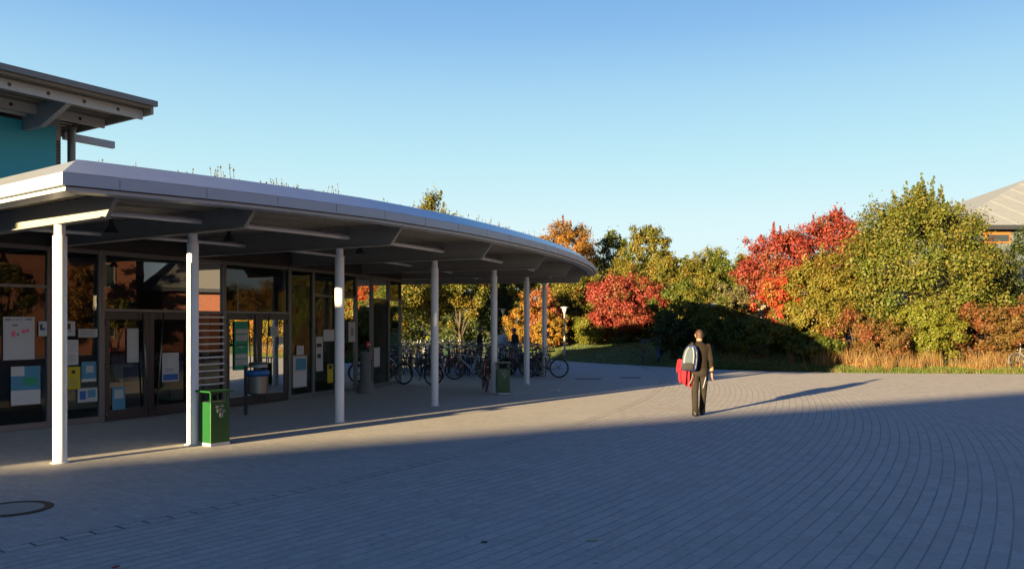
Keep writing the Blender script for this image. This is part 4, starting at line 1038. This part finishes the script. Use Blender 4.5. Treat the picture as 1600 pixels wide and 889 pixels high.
    if basket:
        mb = MB()
        for z, s_ in ((.80, .8), (.88, .9), (.96, 1.0), (1.03, 1.06)): mb.tube([(.44+dx*s_, dy*s_, z) for dx, dy in ((-.0, -.16), (.26, -.16), (.26, .16), (0, .16))], .006, 4, closed=True)
        for dx, dy in [(0, y/10) for y in (-1.6, -.8, 0, .8, 1.6)]+[(.26, y/10) for y in (-1.6, -.8, 0, .8, 1.6)]+[(.09, -.16), (.18, -.16), (.09, .16), (.18, .16)]:
            mb.tube([(.44+dx*.8, dy*.8, .80), (.44+dx*1.06, dy*1.06, 1.03)], .004, 4)
        mb.build('basket', M['rim'], b)
    return b
def place(b, x, y, rz, label=None, group=None, frame=None, first=False, lean=0.0, rest=0.0):
    c = b if first else copy_tree(b)
    c.location = (x, y, max(0.0, float(bank(np.array(float(x)), np.array(float(y)))))); c.rotation_euler = (lean, 0, rz)
    if label: c['label'] = label
    if group: c['group'] = group
    elif 'group' in c and not first: del c['group']
    if frame:
        for ch in c.children:
            if ch.name.split('.')[0] in ('frame', 'fork', 'mudguard'):
                ch.material_slots[0].link = 'OBJECT'; ch.material_slots[0].material = FRM[frame]
    return c
GR_ = 'bicycles packed in the rows beyond the canopy'
protos = [make_bike('', None, 'black'), make_bike('', None, 'blue', basket=True, ladies=True), make_bike('', None, 'silver', drop=True), make_bike('', None, 'grey', ladies=True)]
used = [False]*4
def bike(k, x, y, rz, label, group=None, frame=None, lean=0.0):
    f_ = not used[k]; used[k] = True
    return place(protos[k], x, y, rz, label, group, frame, f_, lean)
# the ones that stand out
bike(0, -2.85, 25.4, R(155), 'black bicycle nearest the pavilion end with its wheel in front of the last bay', None, 'black', .06)
p = gp(736, 593); bike(2, p.x, p.y, R(184), 'pale silver bicycle with level top tube standing side on before the packed rows', None, 'silver', .05)
p = gp(851, 590); bike(0, p.x, p.y, R(176), 'dark bicycle side on at the outermost end of the rows by the seventh column', None, 'black', .07)
bike(3, p.x-.75, p.y+1.0, R(170), 'grey bicycle parked just behind the outermost one near the sixth column', None, 'grey', .05)
p = gp(776, 612); bike(3, p.x-.35, p.y+.55, R(97), 'dark red bicycle half hidden behind the fifth column and its bin', None, 'red', .05)
bike(1, 5.95, 37.75, R(82), 'left of the two bicycles parked at the grass edge under the scarlet bush', 'two bicycles at the grass edge', 'black', .06)
bike(3, 6.55, 37.2, R(78), 'right of the two bicycles parked at the grass edge under the scarlet bush', 'two bicycles at the grass edge', 'blue', .06)
bike(0, 20.1, 32.2, R(188), 'bicycle leaning at the hedge on the right edge of the photo', None, 'grey', .12)
rr = random.Random(23)
rowlab = {0: 'bicycle in the first packed row behind the silver one', 1: 'bicycle in the second packed row beyond the canopy', 2: 'bicycle in the third packed row beyond the canopy', 3: 'bicycle in the fourth packed row beyond the canopy', 4: 'bicycle in the farthest packed row before the trees'}
cols_ = ['black', 'black', 'blue', 'grey', 'green', 'red', 'silver', 'black']
fr_names = dict(black='black', blue='dark blue', grey='grey', green='dark green', red='dark red', silver='silver')
for rI, (y, x0, x1) in enumerate(((30.3, -3.6, 1.1), (31.7, -4.6, 1.4), (34.2, -5.4, 1.4), (37.2, -6.0, .9), (40.2, -6.6, .6))):
    x = x0
    while x < x1:
        k = rr.choice([0, 0, 1, 3, 3, 2]); fc = rr.choice(cols_)
        bike(k, x+rr.uniform(-.08, .08), y+rr.uniform(-.2, .2), R(90+rr.uniform(-16, 16)+(180 if rr.random() < .4 else 0)+(12 if rI == 0 else 0)), fr_names[fc]+' '+rowlab[rI], GR_, fc, rr.uniform(-.09, .09))
        x += rr.uniform(.42, .58)
# rack rails under the wheels
for rI, (y, x0, x1) in enumerate(((30.3, -3.8, 1.2), (31.7, -4.8, 1.5), (34.2, -5.6, 1.5), (37.2, -6.2, 1.0), (40.2, -6.8, .7))):
    mb = MB(); mb.tube([(x0, y+.55, .02), (x0, y+.55, .42), (x1, y+.55, .42), (x1, y+.55, .02)], .022, 8)
    x = x0+.3
    while x < x1: mb.tube([(x, y+.55, .42), (x, y+.62, .55), (x, y+.75, .3), (x, y+.75, .02)], .01, 5); x += .55
    tag(mb.build('bicycle_rack', M['rim'], smooth=True, autosmooth=60), 'steel bicycle rack rail under the %s row of bicycles' % ['first', 'second', 'third', 'fourth', 'farthest'][rI], 'bicycle rack', 'bicycle racks')

# ------------------------------------------------------------------ people
def capsule(mb, a, b, r0, r1, n=14, flat=1.0, side=None):
    """tapered limb segment with round ends"""
    a, b = Vector(a), Vector(b); d = b-a; L = d.length; d.normalize()
    if side is None: side = Vector((1, 0, 0)) if abs(d.x) < .9 else Vector((0, 1, 0))
    x = (side-d*side.dot(d)).normalized(); y = d.cross(x)
    rings = []
    for k in range(5):
        t = k/5*math.pi/2; rings.append((-math.cos(t)*r0, math.sin(t)*r0))
    rings.append((0, r0)); rings.append((L, r1))
    for k in range(1, 6):
        t = k/5*math.pi/2*.98; rings.append((L+math.sin(t)*r1, math.cos(t)*r1))
    rings[0] = (-r0, r0*.05)
    vs_ = []
    for h, r in rings:
        for k in range(n):
            q = 2*math.pi*k/n; vs_.append(a+d*h+x*math.cos(q)*r+y*math.sin(q)*r*flat)
    fs = []
    for i in range(len(rings)-1):
        for k in range(n): fs.append((i*n+k, i*n+(k+1) % n, (i+1)*n+(k+1) % n, (i+1)*n+k))
    fs += [tuple(range(n))[::-1], tuple((len(rings)-1)*n+k for k in range(n))]
    mb.add(vs_, fs)
def loft(mb, rings, n=22, pw=2.3):
    vs_, fs = [], []
    for cx, cy, z, rx, ry in rings:
        for k in range(n):
            q = 2*math.pi*k/n; c, s_ = math.cos(q), math.sin(q)
            vs_.append((cx+rx*math.copysign(abs(c)**(2/pw), c), cy+ry*math.copysign(abs(s_)**(2/pw), s_), z))
    for i in range(len(rings)-1):
        for k in range(n): fs.append((i*n+k, i*n+(k+1) % n, (i+1)*n+(k+1) % n, (i+1)*n+k))
    fs += [tuple(range(n))[::-1], tuple((len(rings)-1)*n+k for k in range(n))]
    mb.add(vs_, fs)
def fuse(name, parts, voxel, mats, parent, smooth_it=4):
    """parts: (mesh builder, material index). Fuses them to one continuous surface and keeps each region's material"""
    big = MB(); pts = []; ids = []
    for p_, i in parts:
        big.add(p_.v, p_.f); pts += p_.v; ids += [i]*len(p_.v)
    me = bpy.data.meshes.new('tmp'); me.from_pydata(big.v, [], big.f); o = bpy.data.objects.new('tmp', me); col.objects.link(o)
    r_ = o.modifiers.new('r', 'REMESH'); r_.mode = 'VOXEL'; r_.voxel_size = voxel
    s_ = o.modifiers.new('s', 'SMOOTH'); s_.factor = .5; s_.iterations = smooth_it
    dg = bpy.context.evaluated_depsgraph_get(); new = bpy.data.meshes.new_from_object(o.evaluated_get(dg))
    bpy.data.objects.remove(o); new.name = name
    from mathutils.kdtree import KDTree
    kd = KDTree(len(pts))
    for i, q in enumerate(pts): kd.insert(q, i)
    kd.balance(); new.materials.clear()
    for m in mats: new.materials.append(m)
    for f_ in new.polygons:
        f_.material_index = ids[kd.find(f_.center)[1]]; f_.use_smooth = True
    ob = bpy.data.objects.new(name, new); col.objects.link(ob); ob.parent = parent
    return ob
def dense(rings, k=4):
    out = []
    for a, b in zip(rings[:-1], rings[1:]):
        for i in range(k): out.append(tuple(a[j]+(b[j]-a[j])*i/k for j in range(len(a))))
    return out+[rings[-1]]
SKIN = mat('skin', (.26, .13, .085), .55, var=.06); HAIR = mat('short_brown_hair', (.030, .011, .005), .7, var=.3, scale=60, bump=.5); HAIRD = mat('dark_hair', (.03, .02, .015), .7)
def cloth(name, c): return mat(name, c, .9, var=.22, scale=7, bump=1.0, spec=.15)
def hand(wr, dirv, thumb, curl=.5, s=1.0):
    """palm, five separate bent fingers; returns a mesh builder. dirv: along the hand, thumb: side the thumb leaves"""
    d = Vector(dirv).normalized(); t = Vector(thumb); t = (t-d*t.dot(d)).normalized(); pn = d.cross(t).normalized()
    w = Vector(wr); mb = MB()
    for o_ in (-.026, -.009, .009, .026): capsule(mb, w+t*o_*.6+d*.01, w+t*o_+d*.085*s, .015, .012, 8)
    for o_, L in ((.030, .070), (.011, .080), (-.009, .074), (-.027, .058)):
        a = w+t*o_+d*.085*s; b = a+(d+pn*curl*.55).normalized()*L*.5*s; c = b+(d*.7+pn*curl*1.3).normalized()*L*.55*s
        capsule(mb, a, b, .0095, .0085, 7); capsule(mb, b, c, .0085, .007, 7)
    a = w+t*.026+d*.02; b = a+(t*.75+d*.7+pn*.3).normalized()*.045*s; c = b+(d*.95+t*.1+pn*.3).normalized()*.035*s
    capsule(mb, a, b, .013, .011, 7); capsule(mb, b, c, .011, .008, 7)
    return mb
def head_parts(c, yaw=0.0, s=1.0):
    """skull, jaw, nose, ears and neck; c: centre of the head, facing +y turned by yaw"""
    c = Vector(c); Rz = Matrix.Rotation(yaw, 3, 'Z'); mb = MB()
    def P(x, y, z): return c+Rz @ Vector((x*s, y*s, z*s))
    k = MB(); loft(k, dense([(0, -.005, -.10, .035, .05), (0, .012, -.085, .052, .075), (0, .008, -.04, .066, .092), (0, 0, .0, .074, .099), (0, -.004, .045, .076, .101), (0, -.008, .085, .062, .082), (0, -.010, .112, .03, .04)], 3), 20, 2.1)
    mb.add([P(*v) for v in k.v], k.f)
    capsule(mb, P(0, .095, .005), P(0, .112, -.03), .010, .016, 8)
    capsule(mb, P(0, .088, -.062), P(0, .075, -.085), .022, .022, 8)
    for sg in (-1, 1):
        capsule(mb, P(.077*sg, -.008, .018), P(.075*sg, -.002, -.025), .019, .012, 8)
    return mb
def hair_cap(c, yaw, m, parent, s=1.0, z_back=-.055):
    c = Vector(c); Rz = Matrix.Rotation(yaw, 3, 'Z'); mb = MB(); vs_, fs = [], []; n, k = 28, 9
    for i in range(k):
        ph = i/(k-1)
        for j in range(n):
            a = 2*math.pi*j/n; fr = math.sin(a)       # +1 is the face
            zlow = z_back if fr < .1 else z_back+(.115)*min(1, (fr-.1)/.45)
            if abs(math.cos(a)) > .75 and fr > -.25: zlow = max(zlow, .02)
            th = ph*math.pi/2; z = zlow+(.123-zlow)*math.sin(th)**1.0
            q = max(0.0, 1-((z-.02)/.104)**2) if z > .02 else 1-((z-.02)/.22)**2
            r_ = math.sqrt(max(q, 0)); jit = 1+.012*math.sin(17*a+5*i)
            vs_.append(c+Rz @ Vector((.083*r_*math.cos(a)*jit*s, (.108*r_*math.sin(a)*jit-.005)*s, z*s)))
    for i in range(k-1):
        for j in range(n): fs.append((i*n+j, i*n+(j+1) % n, (i+1)*n+(j+1) % n, (i+1)*n+j))
    fs.append(tuple((k-1)*n+j for j in range(n)))
    mb.add(vs_, fs); return mb.build('hair', m, parent, smooth=True)
def eyes(c, yaw, parent, s=1.0):
    c = Vector(c); Rz = Matrix.Rotation(yaw, 3, 'Z')
    for sg in (-1, 1):
        q = c+Rz @ Vector((.030*sg*s, .083*s, .012*s)); mb = MB(); mb.lathe([(.001, -.010), (.008, -.006), (.010, 0), (.008, .006), (.001, .010)], 10, q); mb.build('eye', mat('eye_white', (.35, .33, .32), .2, var=0), parent, smooth=True)

# the walking man: seen from behind, heading away, left arm bent with a jacket over it
fp = gp(1093, 649)
MAN_ = 1.0
man = empty('person', (fp.x, fp.y, 0), 'man in dark sweater and trousers walking away with a backpack on his left shoulder', 'person', rz=R(-6))
SW, TR, SH, SK = 0, 1, 2, 3
mm = [cloth('dark_brown_sweater', (.011, .008, .006)), cloth('grey_brown_trousers', (.017, .014, .012)), mat('black_shoes', (.012, .011, .010), .45), SKIN]
def one(f_): k = MB(); f_(k); return k
parts = []
parts.append((one(lambda k: loft(k, dense([(0, .0, .94, .158, .112), (0, -.005, 1.02, .168, .118), (0, -.005, 1.10, .162, .112), (0, 0, 1.20, .172, .116), (0, -.012, 1.30, .190, .122), (0, -.016, 1.38, .196, .115), (0, -.012, 1.44, .150, .092), (0, -.005, 1.485, .075, .068)], 4), 26)), SW))
parts.append((one(lambda k: loft(k, dense([(0, 0, .80, .165, .115), (0, -.012, .87, .172, .128), (0, -.008, .94, .160, .116), (0, -.004, .985, .155, .110)], 4), 26)), TR))
for sg, hip, kn, an in ((-1, (-.088, 0, .86), (-.098, -.03, .48), (-.100, -.15, .115)), (1, (.088, .0, .86), (.094, .13, .49), (.074, .20, .10))):
    parts.append((one(lambda k: capsule(k, hip, kn, .098, .070)), TR))
    parts.append((one(lambda k: capsule(k, kn, an, .070, .062)), TR))
    parts.append((one(lambda k: capsule(k, (an[0], an[1], .14), (an[0], an[1]-.005, .065), .066, .068)), TR))
    yf = an[1]
    parts.append((one(lambda k: (capsule(k, (an[0], yf-.04, .045), (an[0]+.012*sg, yf+.17, .040), .044, .038, flat=1), capsule(k, (an[0], yf-.02, .03), (an[0]+.012*sg, yf+.15, .025), .045, .040))), SH))
# right arm hanging, left arm bent forward
parts.append((one(lambda k: capsule(k, (.172, -.012, 1.405), (.228, -.035, 1.13), .066, .052)), SW))
parts.append((one(lambda k: capsule(k, (.228, -.035, 1.13), (.246, .015, .905), .050, .040)), SW))
parts.append((one(lambda k: capsule(k, (.246, .015, .90), (.249, .022, .865), .029, .027)), SK))
parts.append((hand((.249, .022, .865), (.02, .10, -1), (-.15, 1, 0), .45), SK))
parts.append((one(lambda k: capsule(k, (-.172, -.012, 1.405), (-.245, -.03, 1.135), .066, .052)), SW))
parts.append((one(lambda k: capsule(k, (-.245, -.03, 1.135), (-.27, .20, 1.06), .050, .038)), SW))
parts.append((one(lambda k: capsule(k, (-.27, .20, 1.06), (-.268, .235, 1.055), .029, .027)), SK))
parts.append((hand((-.268, .235, 1.055), (.1, 1, .05), (.3, 0, 1), .8), SK))
HC_ = (.0, .035, 1.632)
parts.append((one(lambda k: capsule(k, (0, -.005, 1.46), (0, .02, 1.57), .060, .056)), SK))
parts.append((head_parts(HC_), SK))
# a soft sweater hem and collar
parts.append((one(lambda k: loft(k, dense([(0, 0, .945, .166, .120), (0, -.003, .99, .172, .124)], 3), 26)), SW))
parts.append((one(lambda k: loft(k, dense([(0, -.004, 1.465, .078, .072), (0, .002, 1.50, .068, .064)], 3), 20)), SW))
fuse('body', parts, .0068, mm, man, 3)
hair_cap(HC_, 0, HAIR, man); eyes(HC_, 0, man)

# backpack on the left shoulder
bp_ = empty('backpack', (fp.x, fp.y, 0), 'grey and navy backpack slung over the walking man\'s left shoulder', 'backpack', rz=R(-6))
BG, BN, BK, BW = cloth('grey_blue_nylon', (.05, .066, .088)), cloth('navy_nylon', (.02, .035, .11)), cloth('black_nylon', (.02, .02, .022)), cloth('pale_strap', (.16, .17, .19))
def bpP(x, y, z): return Vector((-.205+x*.93+y*.22+(z-1.2)*.10, -.215+y*.95-x*.20, z))
def shell(rings, name, m, par):
    k = MB(); loft(k, dense(rings, 3), 26, 3.2); k.v = [tuple(bpP(*v)) for v in k.v]; return k.build(name, m, par, smooth=True, autosmooth=70)
shell([(0, 0, .925, .125, .07), (0, 0, .945, .155, .095), (0, .0, 1.05, .168, .105), (0, .005, 1.2, .165, .105), (0, .012, 1.33, .145, .09), (0, .02, 1.41, .10, .065), (0, .022, 1.435, .06, .04)], 'main_bag', BN, bp_)
shell([(-.02, -.085, 1.08, .115, .045), (-.02, -.09, 1.10, .128, .055), (-.02, -.088, 1.25, .125, .055), (-.015, -.07, 1.34, .105, .045), (-.01, -.05, 1.40, .07, .03)], 'front_panel', BG, bp_)
shell([(-.02, -.085, .945, .11, .04), (-.02, -.092, .965, .125, .05), (-.02, -.094, 1.06, .124, .05), (-.02, -.09, 1.085, .112, .045)], 'lower_pocket', BK, bp_)
for pts in ([bpP(-.105, -.135, 1.08), bpP(-.10, -.142, 1.22), bpP(-.08, -.12, 1.33), bpP(-.045, -.08, 1.40)], [bpP(.085, -.135, 1.08), bpP(.085, -.142, 1.22), bpP(.065, -.12, 1.33), bpP(.03, -.08, 1.40)]):
    k = MB()
    for q0, q1 in zip(pts[:-1], pts[1:]): k.bar(q0, q1, .022, .008, up=(-.2, -1, .1))
    k.build('webbing', BW, bp_)
k = MB(); k.tube([bpP(.14, -.075, .98), bpP(.145, -.07, 1.15), bpP(.125, -.06, 1.3), bpP(.07, -.03, 1.40)], .008, 6); k.build('zip', BW, bp_, smooth=True)
k = MB(); k.tube([bpP(-.02, .02, 1.42), bpP(-.02, .01, 1.47), bpP(.02, .01, 1.47), bpP(.02, .02, 1.42)], .008, 6); k.build('grab_loop', BK, bp_, smooth=True)
sp = [bpP(.02, .06, 1.40), Vector((-.155, -.085, 1.47)), Vector((-.150, .0, 1.49)), Vector((-.15, .10, 1.44)), Vector((-.155, .13, 1.32)), Vector((-.18, .08, 1.12)), Vector((-.20, -.05, 1.0)), bpP(.0, .07, .97)]
k = MB()
for q0, q1 in zip(sp[:-1], sp[1:]): k.bar(q0, q1+(q1-q0)*.05, .048, .012, up=(0, 0, 1) if abs((q1-q0).normalized().z) < .8 else (0, 1, 0))
k.build('shoulder_strap', BK, bp_)

# red jacket hanging from the left forearm behind and below the backpack
jk = empty('jacket', (fp.x, fp.y, 0), 'bright red jacket hanging from the walking man\'s left arm under the backpack', 'jacket', rz=R(-6))
RJ = cloth('red_fleece', (.21, .012, .022))
def drape(name, m, x0, x1, y0, y1, zt, zb, par, seed, n=22, kf=3):
    r_ = random.Random(seed); vs_, fs = [], []; rows = 16
    for layer in (0, 1):
        for i in range(rows+1):
            t = i/rows
            for j in range(n+1):
                s_ = j/n; pinch = .62+.38*min(1, t*1.6)
                x = (x0+x1)/2+(s_-.5)*(x1-x0)*pinch
                y = y0+(y1-y0)*s_+.022*math.sin(s_*kf*6.28+seed)*(.4+t)+.012*math.sin(s_*17+t*5)+(layer*2-1)*.022*math.sin(min(1, s_*8, (1-s_)*8)*1.57)
                zz = zb+.045*math.sin(s_*5+seed)+.03*math.sin(s_*13+seed)
                z = zt+(zz-zt)*t-.05*abs(s_-.5)*(1-t)
                vs_.append((x, y, z))
    N = (rows+1)*(n+1)
    for L in (0, N):
        for i in range(rows):
            for j in range(n): fs.append((L+i*(n+1)+j, L+i*(n+1)+j+1, L+(i+1)*(n+1)+j+1, L+(i+1)*(n+1)+j))
    for i in range(rows):
        for e in (0, n): fs.append((i*(n+1)+e, (i+1)*(n+1)+e, N+(i+1)*(n+1)+e, N+i*(n+1)+e))
    for j in range(n):
        for e in (0, rows*(n+1)): fs.append((e+j, e+j+1, N+e+j+1, N+e+j))
    k = MB(); k.add(vs_, fs); return k.build(name, m, par, smooth=True)
drape('body', RJ, -.36, -.08, -.13, -.02, 1.07, .60, jk, 1)
drape('sleeve', RJ, -.44, -.25, -.09, -.14, 1.10, .70, jk, 2.4, n=14, kf=2)
drape('shoulder_fold', RJ, -.47, -.33, .02, -.10, 1.16, .94, jk, 4, n=10, kf=1.5)
k = MB()
pts = [(-.155, -.165, .86), (-.17, -.17, .78), (-.20, -.165, .69), (-.235, -.15, .635)]
k.tube(pts, .007, 6); k.build('zip', BW, jk, smooth=True)
k = MB(); k.tube([Vector((.115, -.105, .80)), Vector((.10, -.12, .74)), Vector((.085, -.118, .68)), Vector((.065, -.108, .60)), Vector((.055, -.10, .565))], .010, 6)
ob = k.build('lanyard', mat('lanyard_band', (.16, .18, .24), .6, var=.5, scale=55), smooth=True); ob.location = (fp.x, fp.y, 0); ob.rotation_euler = (0, 0, R(-6)); tag(ob, 'pale key lanyard hanging from the walking man\'s right trouser pocket', 'lanyard')

def standing(x, y, rz, h, label, top, legs, hairm, bend=0.0, arms='down', vox=.014):
    z0 = 0; r_ = empty('person', (x, y, 0), label, 'person', rz=rz); s = h/1.75
    mats = [top, legs, M['black'], SKIN]; ps = []
    def V_(a): return (a[0]*s, a[1]*s, a[2]*s)
    ps.append((one(lambda k: loft(k, dense([tuple(q*s for q in g) for g in ((0, 0, .86, .165, .115), (0, 0, 1.02, .165, .115), (0, 0, 1.2, .172, .116), (0, -.01, 1.36, .196, .115), (0, -.01, 1.44, .15, .09), (0, 0, 1.485, .07, .065))], 4), 22)), 0))
    for sg in (-1, 1):
        ps.append((one(lambda k: capsule(k, V_((.088*sg, 0, .86)), V_((.098*sg, .01, .48)), .10*s, .07*s)), 1)); ps.append((one(lambda k: capsule(k, V_((.098*sg, .01, .48)), V_((.10*sg, -.02, .10)), .07*s, .06*s)), 1))
        ps.append((one(lambda k: capsule(k, V_((.10*sg, -.05, .045)), V_((.115*sg, .15, .04)), .043*s, .038*s)), 2))
        el, wr = (.24*sg, -.03, 1.13), ((.25*sg, .03, .89) if arms == 'down' else (.13*sg, .24, 1.05))
        ps.append((one(lambda k: capsule(k, V_((.175*sg, -.01, 1.40)), V_(el), .065*s, .052*s)), 0)); ps.append((one(lambda k: capsule(k, V_(el), V_(wr), .05*s, .036*s)), 0))
        d = (0, .1, -1) if arms == 'down' else (-.3*sg, 1, 0)
        ps.append((hand(V_(wr), d, (-.1*sg, 1, .3), .5, s), 3))
    hc = V_((0, .035, 1.632)); ps.append((one(lambda k: capsule(k, V_((0, 0, 1.45)), V_((0, .02, 1.57)), .058*s, .055*s)), 3)); ps.append((head_parts(hc, 0, s), 3))
    fuse('body', ps, vox*.6, mats, r_, 2); hair_cap(hc, 0, hairm, r_, s); eyes(hc, 0, r_, s)
    return r_
standing(-.42, 35.75, R(150), 1.66, 'person in a white shirt standing in sun among the bicycles before the left lamp', cloth('white_shirt', (.30, .33, .38)), cloth('dark_jeans', (.03, .035, .06)), HAIR, arms='bent')
standing(.12, 35.5, R(60), 1.70, 'person in a dark green jacket close beside the one in white', cloth('dark_green_jacket', (.018, .024, .022)), cloth('black_jeans', (.02, .02, .025)), HAIRD, arms='bent')
standing(-1.35, 34.9, R(-100), 1.72, 'person in black clothes standing among the bicycles left of the fifth column', cloth('black_jacket', (.012, .012, .014)), cloth('dark_trousers', (.02, .02, .025)), HAIRD)
